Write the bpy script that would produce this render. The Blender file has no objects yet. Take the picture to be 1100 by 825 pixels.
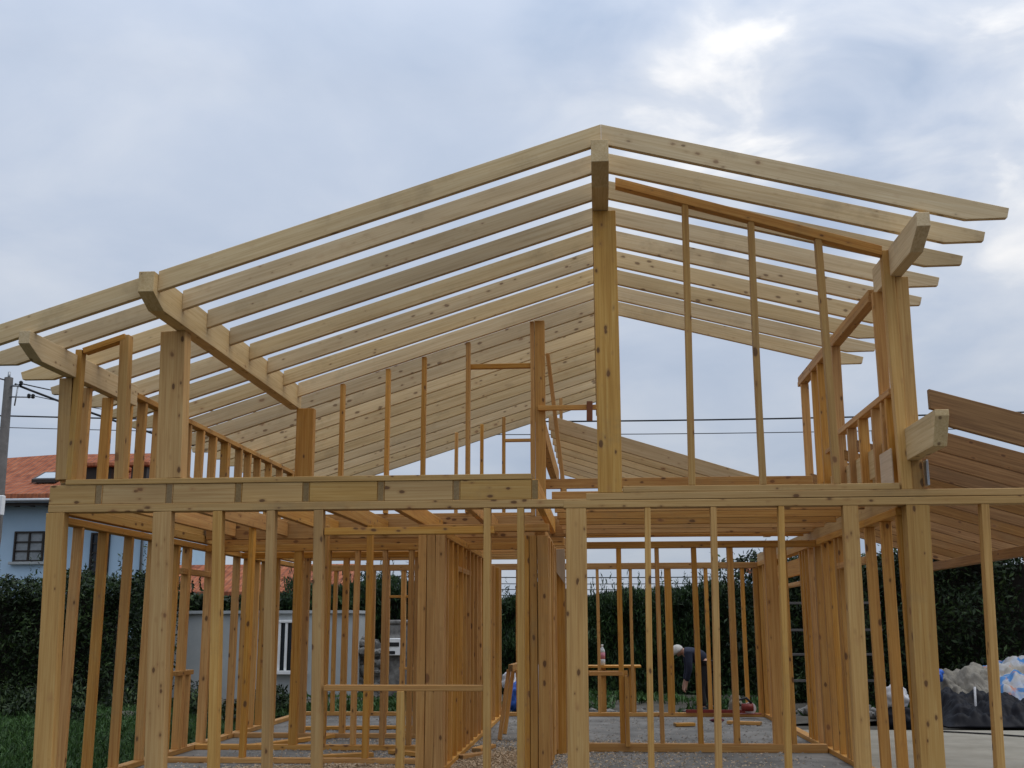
import bpy, bmesh, math, random
import numpy as np
from mathutils import Matrix, Vector, noise

random.seed(7); rng = np.random.default_rng(7)
scene = bpy.context.scene
C = scene.collection

# ------------------------------------------------------------------ camera
cam_d = bpy.data.cameras.new('camera'); cam = bpy.data.objects.new('camera', cam_d); C.objects.link(cam)
cam_d.sensor_width = 36.0; cam_d.lens = 36.0 * 1200.0 / 1100.0
cam_d.clip_start = 0.05; cam_d.clip_end = 3000
yaw, pitch, roll = 0.0761871779, 0.212375051, -0.00294296265
cy, sy, cp, sp, cr, sr = math.cos(yaw), math.sin(yaw), math.cos(pitch), math.sin(pitch), math.cos(roll), math.sin(roll)
_r = Vector((cy, sy, 0)); _f = Vector((-sy, cy, 0)); _u = Vector((0, 0, 1))
_f2 = _f * cp + _u * sp; _u2 = _u * cp - _f * sp
_r, _u2 = _r * cr + _u2 * sr, _u2 * cr - _r * sr
cam.matrix_world = Matrix(((_r.x, _u2.x, -_f2.x, 0), (_r.y, _u2.y, -_f2.y, 0), (_r.z, _u2.z, -_f2.z, 1.6), (0, 0, 0, 1)))
scene.camera = cam

# ------------------------------------------------------------------ exposure, sky, sun
vs = scene.view_settings
vs.view_transform = 'Standard'; vs.look = 'None'; vs.gamma = 1.0; vs.use_curve_mapping = False
vs.exposure = 0.08
scene.render.engine = 'CYCLES'
scene.cycles.max_bounces = 6; scene.cycles.diffuse_bounces = 4

SUN_EL, SUN_AZ = math.radians(58), math.radians(95)      # azimuth clockwise from +Y: high on the right, behind thick cloud
world = bpy.data.worlds.new('World'); scene.world = world; world.use_nodes = True
nt = world.node_tree; nt.nodes.clear()
def wn(t, **k):
    n = nt.nodes.new(t)
    for a, b in k.items(): setattr(n, a, b)
    return n
L = nt.links.new
out = wn('ShaderNodeOutputWorld'); bg_s = wn('ShaderNodeBackground'); bg_c = wn('ShaderNodeBackground'); mixs = wn('ShaderNodeMixShader')
sky = wn('ShaderNodeTexSky', sky_type='NISHITA', sun_disc=False)
sky.sun_elevation = SUN_EL; sky.sun_rotation = SUN_AZ; sky.air_density = 1.0; sky.dust_density = 1.5
L(sky.outputs[0], bg_s.inputs[0]); bg_s.inputs[1].default_value = 0.09
tc = wn('ShaderNodeTexCoord'); sep = wn('ShaderNodeSeparateXYZ'); L(tc.outputs['Generated'], sep.inputs[0])
def mth(op, a, b=None, clamp=False):
    n = wn('ShaderNodeMath', operation=op); n.use_clamp = clamp
    for i, v in enumerate((a, b)):
        if v is None: continue
        if isinstance(v, (int, float)): n.inputs[i].default_value = v
        else: L(v, n.inputs[i])
    return n.outputs[0]
den = mth('ADD', mth('MAXIMUM', sep.outputs[2], 0.0), 0.22)
comb = wn('ShaderNodeCombineXYZ'); L(mth('DIVIDE', sep.outputs[0], den), comb.inputs[0]); L(mth('DIVIDE', sep.outputs[1], den), comb.inputs[1])
n1 = wn('ShaderNodeTexNoise'); n1.inputs['Scale'].default_value = 1.9; n1.inputs['Detail'].default_value = 7; n1.inputs['Roughness'].default_value = 0.52; n1.inputs['Distortion'].default_value = 0.35
L(comb.outputs[0], n1.inputs['Vector'])
n2 = wn('ShaderNodeTexNoise'); n2.inputs['Scale'].default_value = 0.55; n2.inputs['Detail'].default_value = 3
L(comb.outputs[0], n2.inputs['Vector'])
def dirfac(d, lo, hi):
    vd = wn('ShaderNodeVectorMath', operation='DOT_PRODUCT'); L(tc.outputs['Generated'], vd.inputs[0]); vd.inputs[1].default_value = Vector(d).normalized()
    m = wn('ShaderNodeMapRange', interpolation_type='SMOOTHSTEP'); L(vd.outputs['Value'], m.inputs[0]); m.inputs[1].default_value = lo; m.inputs[2].default_value = hi
    return m.outputs[0]
# thinner, broken cloud high on the right of the view, an overcast sky that is brightest overhead
thin = dirfac((0.20, 0.85, 0.50), 0.945, 0.998)
thin2 = dirfac((0.44, 0.80, 0.44), 0.90, 1.0)
behind = dirfac((0.1, -0.72, 0.69), 0.0, 0.9)
top = wn('ShaderNodeMapRange'); L(sep.outputs[2], top.inputs[0]); top.inputs[1].default_value = 0.45; top.inputs[2].default_value = 0.95
base = mth('ADD', mth('MULTIPLY', n1.outputs[0], 0.62), mth('MULTIPLY', n2.outputs[0], 0.42))
n3 = wn('ShaderNodeTexNoise'); n3.inputs['Scale'].default_value = 4.6; n3.inputs['Detail'].default_value = 6; n3.inputs['Distortion'].default_value = 0.5
L(comb.outputs[0], n3.inputs['Vector'])
v = mth('ADD', base, mth('MULTIPLY', thin, 0.065)); v = mth('ADD', v, mth('MULTIPLY', mth('MULTIPLY', mth('SUBTRACT', n3.outputs[0], 0.48), 1.0), thin)); v = mth('ADD', v, mth('MULTIPLY', thin2, 0.0))
ramp = wn('ShaderNodeValToRGB'); L(v, ramp.inputs[0])
els = ramp.color_ramp.elements
els[0].position = 0.30; els[0].color = (0.42, 0.52, 0.69, 1)
els[1].position = 0.78; els[1].color = (1.18, 1.15, 1.11, 1)
e = els.new(0.52); e.color = (0.60, 0.675, 0.81, 1)
e = els.new(0.64); e.color = (0.74, 0.79, 0.88, 1)
gain = mth('ADD', mth('ADD', 1.0, mth('MULTIPLY', behind, -0.05)), mth('MULTIPLY', top.outputs[0], 0.9))
hz = wn('ShaderNodeMapRange'); L(sep.outputs[2], hz.inputs[0]); hz.inputs[1].default_value = 0.02; hz.inputs[2].default_value = 0.42; hz.inputs[3].default_value = 0.70; hz.inputs[4].default_value = 1.0
gain = mth('MULTIPLY', gain, hz.outputs[0])
L(ramp.outputs[0], bg_c.inputs[0]); L(gain, bg_c.inputs[1])
mixs.inputs[0].default_value = 0.86
L(bg_s.outputs[0], mixs.inputs[1]); L(bg_c.outputs[0], mixs.inputs[2]); L(mixs.outputs[0], out.inputs[0])

sd = bpy.data.lights.new('sun', 'SUN'); sd.energy = 0.9; sd.angle = math.radians(40); sd.color = (1.0, 0.95, 0.88)
so = bpy.data.objects.new('sun', sd); C.objects.link(so)
sdir = Vector((math.sin(SUN_AZ) * math.cos(SUN_EL), math.cos(SUN_AZ) * math.cos(SUN_EL), math.sin(SUN_EL)))
so.rotation_euler = sdir.to_track_quat('Z', 'Y').to_euler(); so.location = (0, -10, 20)

# ------------------------------------------------------------------ materials
def new_mat(name, rough=0.7):
    m = bpy.data.materials.new(name); m.use_nodes = True
    b = m.node_tree.nodes['Principled BSDF']; b.inputs['Roughness'].default_value = rough
    b.inputs['Specular IOR Level'].default_value = 0.3
    return m, m.node_tree, b
def nd(t, ty, **k):
    n = t.nodes.new(ty)
    for a, b in k.items(): setattr(n, a, b)
    return n
def ramp_node(t, stops):
    r = nd(t, 'ShaderNodeValToRGB'); el = r.color_ramp.elements
    el[0].position, el[0].color = stops[0][0], (*stops[0][1], 1); el[1].position, el[1].color = stops[-1][0], (*stops[-1][1], 1)
    for p, c in stops[1:-1]:
        x = el.new(p); x.color = (*c, 1)
    return r
def tmath(t, op, a, b=None, c=None, clamp=False):
    n = nd(t, 'ShaderNodeMath', operation=op); n.use_clamp = clamp
    for i, v in enumerate((a, b, c)):
        if v is None: continue
        if isinstance(v, (int, float)): n.inputs[i].default_value = v
        else: t.links.new(v, n.inputs[i])
    return n.outputs[0]
def mixc(t, f, a, b, mode='MIX'):
    n = nd(t, 'ShaderNodeMix', data_type='RGBA', blend_type=mode)
    for s, v in ((n.inputs[0], f), (n.inputs[6], a), (n.inputs[7], b)):
        if isinstance(v, (int, float)): s.default_value = v
        elif isinstance(v, tuple): s.default_value = (*v, 1)
        else: t.links.new(v, s)
    return n.outputs[2]

def wood_mat(name, c0, c1, c2, knots=True, kd=1.0, grey=(0.25, 0.175, 0.09), tone_lo=0.80, tone_hi=1.12):
    m, t, b = new_mat(name, 0.62); l = t.links.new
    co = nd(t, 'ShaderNodeTexCoord'); oi = nd(t, 'ShaderNodeObjectInfo')
    off = nd(t, 'ShaderNodeVectorMath', operation='SCALE'); off.inputs[0].default_value = (37.1, 19.7, 53.3); l(oi.outputs['Random'], off.inputs[3])
    ad = nd(t, 'ShaderNodeVectorMath', operation='ADD'); l(co.outputs['Object'], ad.inputs[0]); l(off.outputs[0], ad.inputs[1])
    mp = nd(t, 'ShaderNodeMapping'); mp.inputs['Scale'].default_value = (60, 60, 1.6); l(ad.outputs[0], mp.inputs[0])
    g = nd(t, 'ShaderNodeTexNoise'); g.inputs['Scale'].default_value = 1.0; g.inputs['Detail'].default_value = 5; g.inputs['Distortion'].default_value = 0.6; l(mp.outputs[0], g.inputs['Vector'])
    mp2 = nd(t, 'ShaderNodeMapping'); mp2.inputs['Scale'].default_value = (5, 5, 0.7); l(ad.outputs[0], mp2.inputs[0])
    g2 = nd(t, 'ShaderNodeTexNoise'); g2.inputs['Scale'].default_value = 1.0; g2.inputs['Detail'].default_value = 2; l(mp2.outputs[0], g2.inputs['Vector'])
    r = ramp_node(t, [(0.30, c0), (0.5, c1), (0.72, c2)]); l(g.outputs[0], r.inputs[0])
    r2 = ramp_node(t, [(0.3, (0.86, 0.85, 0.83)), (0.7, (1.08, 1.08, 1.06))]); l(g2.outputs[0], r2.inputs[0])
    col = mixc(t, 1.0, r.outputs[0], r2.outputs[0], 'MULTIPLY')
    # each stick its own tone
    tone = nd(t, 'ShaderNodeMapRange'); l(oi.outputs['Random'], tone.inputs[0]); tone.inputs[3].default_value = tone_lo; tone.inputs[4].default_value = tone_hi
    hsv = nd(t, 'ShaderNodeHueSaturation'); l(col, hsv.inputs['Color']); l(tone.outputs[0], hsv.inputs['Value'])
    sat = tmath(t, 'ADD', tmath(t, 'MULTIPLY', tmath(t, 'FRACT', tmath(t, 'MULTIPLY', oi.outputs['Random'], 17.3)), 0.14), 0.93); l(sat, hsv.inputs['Saturation'])
    col = hsv.outputs[0]
    if knots:
        # two families of knots: many small dark ones and fewer broad reddish ones, unevenly spread along each stick
        wob = nd(t, 'ShaderNodeTexNoise'); wob.inputs['Scale'].default_value = 22.0; l(ad.outputs[0], wob.inputs['Vector'])
        patch = nd(t, 'ShaderNodeTexNoise'); patch.inputs['Scale'].default_value = 0.9; patch.inputs['Detail'].default_value = 1; l(ad.outputs[0], patch.inputs['Vector'])
        for sc3, bias, gainr, kc, hc, dark in (((13.0, 13.0, 6.5), 0.40, 0.34, (0.085, 0.034, 0.014), (0.33, 0.16, 0.055), 0.8), ((6.5, 6.5, 4.2), 0.62, 0.34, (0.17, 0.070, 0.028), (0.40, 0.19, 0.07), 0.75)):
            mk = nd(t, 'ShaderNodeMapping'); mk.inputs['Scale'].default_value = sc3; l(ad.outputs[0], mk.inputs[0])
            vo = nd(t, 'ShaderNodeTexVoronoi'); vo.inputs['Scale'].default_value = 1.0; l(mk.outputs[0], vo.inputs['Vector'])
            sc = nd(t, 'ShaderNodeSeparateColor'); l(vo.outputs['Color'], sc.inputs[0])
            rad = tmath(t, 'MULTIPLY', tmath(t, 'SUBTRACT', tmath(t, 'ADD', sc.outputs[0], tmath(t, 'MULTIPLY', tmath(t, 'SUBTRACT', patch.outputs[0], 0.5), 0.9)), bias), gainr)
            dist = tmath(t, 'SUBTRACT', tmath(t, 'ADD', vo.outputs['Distance'], tmath(t, 'MULTIPLY', tmath(t, 'SUBTRACT', wob.outputs[0], 0.5), 0.16)), rad)
            halo = nd(t, 'ShaderNodeMapRange', interpolation_type='SMOOTHSTEP'); l(dist, halo.inputs[0])
            halo.inputs[1].default_value = 0.20; halo.inputs[2].default_value = 0.0; halo.inputs[3].default_value = 0.0; halo.inputs[4].default_value = 0.40 * kd
            kn = nd(t, 'ShaderNodeMapRange', interpolation_type='SMOOTHSTEP'); l(dist, kn.inputs[0])
            kn.inputs[1].default_value = 0.05; kn.inputs[2].default_value = -0.04; kn.inputs[3].default_value = 0.0; kn.inputs[4].default_value = dark * (0.6 + 0.4 * kd)
            col = mixc(t, halo.outputs[0], col, hc); col = mixc(t, kn.outputs[0], col, kc)
        # grey weathering and site dirt in drifts
        st = nd(t, 'ShaderNodeTexNoise'); st.inputs['Scale'].default_value = 1.7; st.inputs['Detail'].default_value = 6; st.inputs['Roughness'].default_value = 0.7; l(ad.outputs[0], st.inputs['Vector'])
        sm = nd(t, 'ShaderNodeMapRange'); l(st.outputs[0], sm.inputs[0]); sm.inputs[1].default_value = 0.56; sm.inputs[2].default_value = 0.78; sm.inputs[3].default_value = 0.0; sm.inputs[4].default_value = 0.5
        col = mixc(t, sm.outputs[0], col, grey)
    l(col, b.inputs['Base Color'])
    bp = nd(t, 'ShaderNodeBump'); bp.inputs['Strength'].default_value = 0.12; bp.inputs['Distance'].default_value = 0.01; l(g.outputs[0], bp.inputs['Height']); l(bp.outputs[0], b.inputs['Normal'])
    return m
PINE = wood_mat('pine_lumber', (0.45, 0.205, 0.052), (0.56, 0.285, 0.076), (0.63, 0.365, 0.118))
FRONTP = wood_mat('skylit_front_pine', (0.45, 0.24, 0.072), (0.54, 0.31, 0.10), (0.60, 0.38, 0.14))  # front-facing pine; cool sky light is mixed into its colour
SPRUCE = wood_mat('planed_spruce', (0.54, 0.385, 0.195), (0.635, 0.47, 0.258), (0.69, 0.54, 0.32), kd=0.5)
RIMW = wood_mat('rim_board', (0.45, 0.26, 0.088), (0.53, 0.325, 0.12), (0.585, 0.385, 0.16), tone_lo=0.93, tone_hi=1.0)
TANPINE = wood_mat('tan_stained_pine', (0.23, 0.108, 0.034), (0.32, 0.16, 0.052), (0.40, 0.215, 0.078))
DARKPINE = wood_mat('stained_pine', (0.17, 0.08, 0.027), (0.25, 0.125, 0.043), (0.33, 0.175, 0.065), grey=(0.10, 0.052, 0.022))
ENDG = wood_mat('pine_end_grain', (0.22, 0.14, 0.06), (0.26, 0.17, 0.075), (0.30, 0.21, 0.10), knots=False)
PLY = wood_mat('pale_plywood', (0.55, 0.42, 0.28), (0.62, 0.48, 0.33), (0.68, 0.55, 0.40), knots=False)

def noisy(name, c0, c1, scale=3.0, rough=0.9, detail=8, bump=0.3, mid=None, coord='Object'):
    m, t, b = new_mat(name, rough); l = t.links.new
    co = nd(t, 'ShaderNodeTexCoord')
    n = nd(t, 'ShaderNodeTexNoise'); n.inputs['Scale'].default_value = scale; n.inputs['Detail'].default_value = detail; n.inputs['Roughness'].default_value = 0.65; l(co.outputs[coord], n.inputs['Vector'])
    st = [(0.32, c0), (0.68, c1)] if mid is None else [(0.3, c0), (0.5, mid), (0.7, c1)]
    r = ramp_node(t, st); l(n.outputs[0], r.inputs[0]); l(r.outputs[0], b.inputs['Base Color'])
    if bump:
        bp = nd(t, 'ShaderNodeBump'); bp.inputs['Strength'].default_value = bump; bp.inputs['Distance'].default_value = 0.03; l(n.outputs[0], bp.inputs['Height']); l(bp.outputs[0], b.inputs['Normal'])
    return m
def plain(name, c, rough=0.6, var=0.12, scale=6.0, metal=0.0):
    m = noisy(name, tuple(x * (1 - var) for x in c), tuple(min(1, x * (1 + var)) for x in c), scale, rough, 4, 0.08)
    m.node_tree.nodes['Principled BSDF'].inputs['Metallic'].default_value = metal
    return m
def leaf_mat(name, c0, c1, c2):
    m, t, b = new_mat(name, 0.6); l = t.links.new
    ge = nd(t, 'ShaderNodeNewGeometry'); co = nd(t, 'ShaderNodeTexCoord')
    n = nd(t, 'ShaderNodeTexNoise'); n.inputs['Scale'].default_value = 1.1; n.inputs['Detail'].default_value = 3; l(co.outputs['Object'], n.inputs['Vector'])
    f = tmath(t, 'ADD', tmath(t, 'MULTIPLY', ge.outputs['Random Per Island'], 0.55), tmath(t, 'MULTIPLY', n.outputs[0], 0.55))
    r = ramp_node(t, [(0.2, c0), (0.55, c1), (0.9, c2)]); l(f, r.inputs[0]); l(r.outputs[0], b.inputs['Base Color'])
    return m
LEAF = leaf_mat('hedge_leaf', (0.004, 0.008, 0.002), (0.013, 0.028, 0.006), (0.05, 0.085, 0.018))
LEAF2 = leaf_mat('conifer_leaf', (0.004, 0.011, 0.003), (0.013, 0.034, 0.007), (0.045, 0.09, 0.018))
GRASSM = leaf_mat('grass_blade', (0.014, 0.036, 0.007), (0.03, 0.075, 0.013), (0.06, 0.13, 0.025))
TWIG = plain('twig_brown', (0.022, 0.018, 0.012), 0.9)
SLAB = noisy('rough_concrete', (0.10, 0.095, 0.085), (0.28, 0.265, 0.24), 1.7, 0.92, 12, 0.5, (0.185, 0.178, 0.16))
SLABS = noisy('gravel_grey', (0.12, 0.115, 0.105), (0.40, 0.37, 0.32), 9.0, 0.95, 4, 0.2, (0.24, 0.225, 0.20))
PAVE = noisy('pale_concrete', (0.21, 0.19, 0.145), (0.36, 0.33, 0.265), 1.1, 0.9, 12, 0.3, (0.29, 0.265, 0.21))
EARTH = noisy('site_earth', (0.045, 0.04, 0.03), (0.12, 0.105, 0.08), 0.9, 0.95, 12, 0.6, (0.075, 0.066, 0.05))
LAWN = noisy('lawn_soil', (0.012, 0.024, 0.008), (0.03, 0.052, 0.016), 2.0, 0.95, 10, 0.5)
RENDERW = noisy('shade_blue_render', (0.40, 0.55, 0.68), (0.48, 0.63, 0.76), 0.55, 0.9, 6, 0.1)  # white walls; the blue of their shade is put into this colour
RENDERG = noisy('grey_render', (0.36, 0.38, 0.38), (0.46, 0.48, 0.47), 1.5, 0.9, 6, 0.12)
DARKW = plain('dark_stained_wood', (0.035, 0.026, 0.02), 0.5)
DARKG = plain('dark_glass', (0.02, 0.025, 0.03), 0.12, 0.05)
CURT = plain('curtain_glass', (0.28, 0.30, 0.31), 0.3, 0.2, 5)
WHITE = plain('white_paint', (0.78, 0.78, 0.76), 0.5, 0.05)
STONE = noisy('field_stone', (0.09, 0.085, 0.08), (0.28, 0.27, 0.25), 7.0, 0.95, 8, 0.7, (0.18, 0.17, 0.155))
POLEM = plain('weathered_pole', (0.10, 0.092, 0.085), 0.85, 0.2, 4)
WIREM = plain('cable_black', (0.02, 0.02, 0.022), 0.5)
STEEL = plain('galvanised_steel', (0.35, 0.36, 0.37), 0.4, 0.1, 6, 0.8)
BLACKP = plain('black_polythene', (0.008, 0.008, 0.011), 0.5, 0.2, 3)
BLACKT = plain('black_plastic', (0.015, 0.015, 0.016), 0.5)
REDP = plain('red_paint', (0.20, 0.028, 0.02), 0.45)
BLUEP = plain('blue_plastic', (0.03, 0.11, 0.45), 0.4, 0.2, 4)
WHITEB = plain('white_bag', (0.55, 0.55, 0.56), 0.6, 0.2, 4)
BROWN = plain('rusty_steel', (0.22, 0.085, 0.04), 0.8)
def tile_mat():
    m, t, b = new_mat('clay_roof_tile', 0.8); l = t.links.new
    co = nd(t, 'ShaderNodeTexCoord')
    w1 = nd(t, 'ShaderNodeTexWave', wave_type='BANDS', bands_direction='X'); w1.inputs['Scale'].default_value = 1.4; w1.inputs['Distortion'].default_value = 0.5; l(co.outputs['Object'], w1.inputs['Vector'])
    w2 = nd(t, 'ShaderNodeTexWave', wave_type='BANDS', bands_direction='Y', wave_profile='SAW'); w2.inputs['Scale'].default_value = 0.9; w2.inputs['Distortion'].default_value = 0.3; l(co.outputs['Object'], w2.inputs['Vector'])
    n = nd(t, 'ShaderNodeTexNoise'); n.inputs['Scale'].default_value = 3.5; n.inputs['Detail'].default_value = 6; l(co.outputs['Object'], n.inputs['Vector'])
    r = ramp_node(t, [(0.3, (0.22, 0.065, 0.03)), (0.5, (0.37, 0.115, 0.05)), (0.72, (0.46, 0.18, 0.09))]); l(n.outputs[0], r.inputs[0])
    l(r.outputs[0], b.inputs['Base Color'])
    h = tmath(t, 'ADD', w1.outputs[1], w2.outputs[1])
    bp = nd(t, 'ShaderNodeBump'); bp.inputs['Strength'].default_value = 0.9; bp.inputs['Distance'].default_value = 0.08; l(h, bp.inputs['Height']); l(bp.outputs[0], b.inputs['Normal'])
    return m
TILE = tile_mat()
def bag_mat():
    m, t, b = new_mat('printed_sheet', 0.55); l = t.links.new
    co = nd(t, 'ShaderNodeTexCoord')
    n = nd(t, 'ShaderNodeTexNoise'); n.inputs['Scale'].default_value = 2.1; n.inputs['Detail'].default_value = 3; n.inputs['Distortion'].default_value = 1.2; l(co.outputs['Object'], n.inputs['Vector'])
    r = ramp_node(t, [(0.36, (0.30, 0.27, 0.22)), (0.46, (0.38, 0.37, 0.36)), (0.55, (0.36, 0.38, 0.42)), (0.60, (0.05, 0.18, 0.40)), (0.72, (0.05, 0.17, 0.40))]); l(n.outputs[0], r.inputs[0])
    n2 = nd(t, 'ShaderNodeTexNoise'); n2.inputs['Scale'].default_value = 5.0; l(co.outputs['Object'], n2.inputs['Vector'])
    f = nd(t, 'ShaderNodeMapRange'); l(n2.outputs[0], f.inputs[0]); f.inputs[1].default_value = 0.60; f.inputs[2].default_value = 0.70
    l(mixc(t, f.outputs[0], r.outputs[0], (0.42, 0.14, 0.06)), b.inputs['Base Color'])
    return m
BAGM = bag_mat()
BLACKP.node_tree.nodes['Principled BSDF'].inputs['Specular IOR Level'].default_value = 0.12
CANVAS = noisy('tan_canvas', (0.12, 0.105, 0.08), (0.27, 0.245, 0.20), 4.0, 0.85, 6, 0.4)

# ------------------------------------------------------------------ helpers
WM = {}
def link(o, M=None, parent=None):
    C.objects.link(o)
    M = M if M is not None else Matrix.Identity(4)
    WM[o.name] = M.copy()
    if parent is not None:
        o.parent = parent; o.matrix_basis = WM[parent.name].inverted() @ M
    else: o.matrix_basis = M
    return o
def tag(o, label=None, cat=None, group=None, kind=None):
    if label: o['label'] = label
    if cat: o['category'] = cat
    if group: o['group'] = group
    if kind: o['kind'] = kind
    return o
def thing(name, loc, label, cat, group=None, rz=0.0):
    o = bpy.data.objects.new(name, None); o.empty_display_size = 0.2
    link(o, Matrix.Translation(loc) @ Matrix.Rotation(rz, 4, 'Z'))
    return tag(o, label, cat, group)
def mesh_obj(name, verts, faces, mats, M=None, parent=None, midx=None, smooth=False):
    me = bpy.data.meshes.new(name); me.from_pydata([tuple(v) for v in verts], [], [tuple(f) for f in faces])
    for m in (mats if isinstance(mats, (list, tuple)) else [mats]): me.materials.append(m)
    if midx is not None: me.polygons.foreach_set('material_index', midx)
    if smooth: me.polygons.foreach_set('use_smooth', [True] * len(me.polygons))
    me.update()
    return link(bpy.data.objects.new(name, me), M, parent)
def bm_obj(name, bm, mats, M=None, parent=None, smooth=False):
    me = bpy.data.meshes.new(name); bm.normal_update(); bm.to_mesh(me); bm.free()
    for m in (mats if isinstance(mats, (list, tuple)) else [mats]): me.materials.append(m)
    if smooth: me.polygons.foreach_set('use_smooth', [True] * len(me.polygons))
    return link(bpy.data.objects.new(name, me), M, parent)
def add_box(bm, a, b, mi=0, bev=0.0):
    x0, y0, z0 = a; x1, y1, z1 = b
    vs_ = [bm.verts.new(p) for p in ((x0, y0, z0), (x1, y0, z0), (x1, y1, z0), (x0, y1, z0), (x0, y0, z1), (x1, y0, z1), (x1, y1, z1), (x0, y1, z1))]
    fs = [bm.faces.new([vs_[i] for i in q]) for q in ((3, 2, 1, 0), (4, 5, 6, 7), (0, 1, 5, 4), (1, 2, 6, 5), (2, 3, 7, 6), (3, 0, 4, 7))]
    for f in fs: f.material_index = mi
    if bev > 0:
        bmesh.ops.bevel(bm, geom=list({e for f in fs for e in f.edges}), offset=bev, segments=1, affect='EDGES')
    return fs
def add_tube(bm, pts, r, n=8, mi=0, cap=True, r1=None):
    pts = [Vector(p) for p in pts]; rings = []
    for i, p in enumerate(pts):
        d = (pts[min(i + 1, len(pts) - 1)] - pts[max(i - 1, 0)]).normalized()
        a = d.cross(Vector((0, 0, 1)));
        if a.length < 1e-3: a = d.cross(Vector((1, 0, 0)))
        a.normalize(); b = d.cross(a).normalized()
        rr = r if r1 is None else r + (r1 - r) * i / (len(pts) - 1)
        rings.append([bm.verts.new(p + a * rr * math.cos(2 * math.pi * k / n) + b * rr * math.sin(2 * math.pi * k / n)) for k in range(n)])
    for i in range(len(rings) - 1):
        for k in range(n):
            f = bm.faces.new((rings[i][k], rings[i][(k + 1) % n], rings[i + 1][(k + 1) % n], rings[i + 1][k])); f.material_index = mi; f.smooth = True
    if cap:
        for rg in (list(reversed(rings[0])), rings[-1]):
            f = bm.faces.new(rg); f.material_index = mi
def lathe(bm, prof, n=14, mi=0, c=(0, 0, 0)):
    rings = [[bm.verts.new((c[0] + r * math.cos(2 * math.pi * k / n), c[1] + r * math.sin(2 * math.pi * k / n), c[2] + z)) for k in range(n)] for r, z in prof]
    for i in range(len(rings) - 1):
        for k in range(n):
            f = bm.faces.new((rings[i][k], rings[i][(k + 1) % n], rings[i + 1][(k + 1) % n], rings[i + 1][k])); f.material_index = mi; f.smooth = True
    bm.faces.new(list(reversed(rings[0]))).material_index = mi; bm.faces.new(rings[-1]).material_index = mi
def frame(p, zdir, up):
    """local Z along the stick, local Y as near 'up' as can be"""
    z = Vector(zdir).normalized(); y = Vector(up); y = (y - z * y.dot(z)).normalized(); x = y.cross(z)
    return Matrix(((x.x, y.x, z.x, p[0]), (x.y, y.y, z.y, p[1]), (x.z, y.z, z.z, p[2]), (0, 0, 0, 1)))
def stick(parent, name, p0, p1, w, h, up=(0, 1, 0), mat=None, bev=0.004, label=None):
    """sawn timber from p0 to p1 (centre line); h along 'up', w across"""
    p0, p1 = Vector(p0), Vector(p1); bm = bmesh.new()
    add_box(bm, (-w / 2, -h / 2, 0), (w / 2, h / 2, (p1 - p0).length), 0, bev)
    for f in bm.faces:
        if abs(f.normal.z) > 0.9: f.material_index = 1
    bm.normal_update()
    for f in bm.faces:
        if abs(f.normal.z) > 0.9: f.material_index = 1
    Lg = (p1 - p0).length
    if Lg > 1.2:
        bmesh.ops.subdivide_edges(bm, edges=[e for e in bm.edges if abs(e.verts[0].co.z - e.verts[1].co.z) > Lg * 0.8], cuts=6, use_grid_fill=True)
        ax_, ay_, ph_ = BOW.uniform(-0.006, 0.006) * min(Lg, 3) / 2.4, BOW.uniform(-0.005, 0.005) * min(Lg, 3) / 2.4, BOW.uniform(0.8, 1.25)
        for v in bm.verts:
            q = math.sin(math.pi * min(1, max(0, (v.co.z / Lg) ** ph_))); v.co.x += ax_ * q; v.co.y += ay_ * q
            if 0.02 < v.co.z < Lg - 0.02: tw = 0.02 * q * ax_ / 0.006; v.co.x, v.co.y = v.co.x - tw * v.co.y, v.co.y + tw * v.co.x
    o = bm_obj(name, bm, [mat or (RIMW if name in ('rim_plate', 'blocking') else PINE), ENDG if mat is None else mat], frame(p0, p1 - p0, up), parent)
    if label: o['label'] = label
    return o
def prism(parent, name, p, zdir, up, poly, thick, mat=None, label=None):
    """profile poly = (along, up) pairs, extruded by thick across"""
    bm = bmesh.new()
    a = [bm.verts.new((-thick / 2, t, s)) for s, t in poly]; b = [bm.verts.new((thick / 2, t, s)) for s, t in poly]
    bm.faces.new(a); bm.faces.new(list(reversed(b))); n = len(poly)
    for i in range(n):
        bm.faces.new((a[(i + 1) % n], a[i], b[i], b[(i + 1) % n]))
    bmesh.ops.recalc_face_normals(bm, faces=bm.faces[:])
    bmesh.ops.bevel(bm, geom=bm.edges[:], offset=0.003, segments=1, affect='EDGES')
    o = bm_obj(name, bm, [mat or (SPRUCE if name in ('rafter', 'purlin', 'ridge_beam') else PINE)], frame(p, zdir, up), parent)
    if label: o['label'] = label
    return o
BOW = random.Random(11)
def jit(s=0.006): return random.uniform(-s, s)

# ------------------------------------------------------------------ setting: ground
def sheet(name, x0, x1, y0, y1, z, mat, n=1, amp=0.0, sc=0.5, edge=None):
    nx, ny = (n, n) if isinstance(n, int) else n
    V, F = [], []
    for j in range(ny + 1):
        for i in range(nx + 1):
            x = x0 + (x1 - x0) * i / nx; y = y0 + (y1 - y0) * j / ny
            V.append((x, y, z + (amp * noise.fractal(Vector((x * sc, y * sc, 3.1)), 1.0, 2.0, 4) if amp else 0)))
    for j in range(ny):
        for i in range(nx):
            k = j * (nx + 1) + i; F.append((k, k + 1, k + nx + 2, k + nx + 1))
    o = mesh_obj(name, V, F, mat, smooth=amp > 0); o['kind'] = 'structure'; return o
sheet('ground', -900, 900, -300, 1500, -0.03, EARTH)
sheet('lawn', -26, -5.35, 4, 22.6, 0.0, LAWN, (60, 60), 0.05, 0.7)
sheet('rear_earth', -9, 9, 19.35, 27.5, 0.03, EARTH, (60, 40), 0.10, 0.8)
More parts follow.
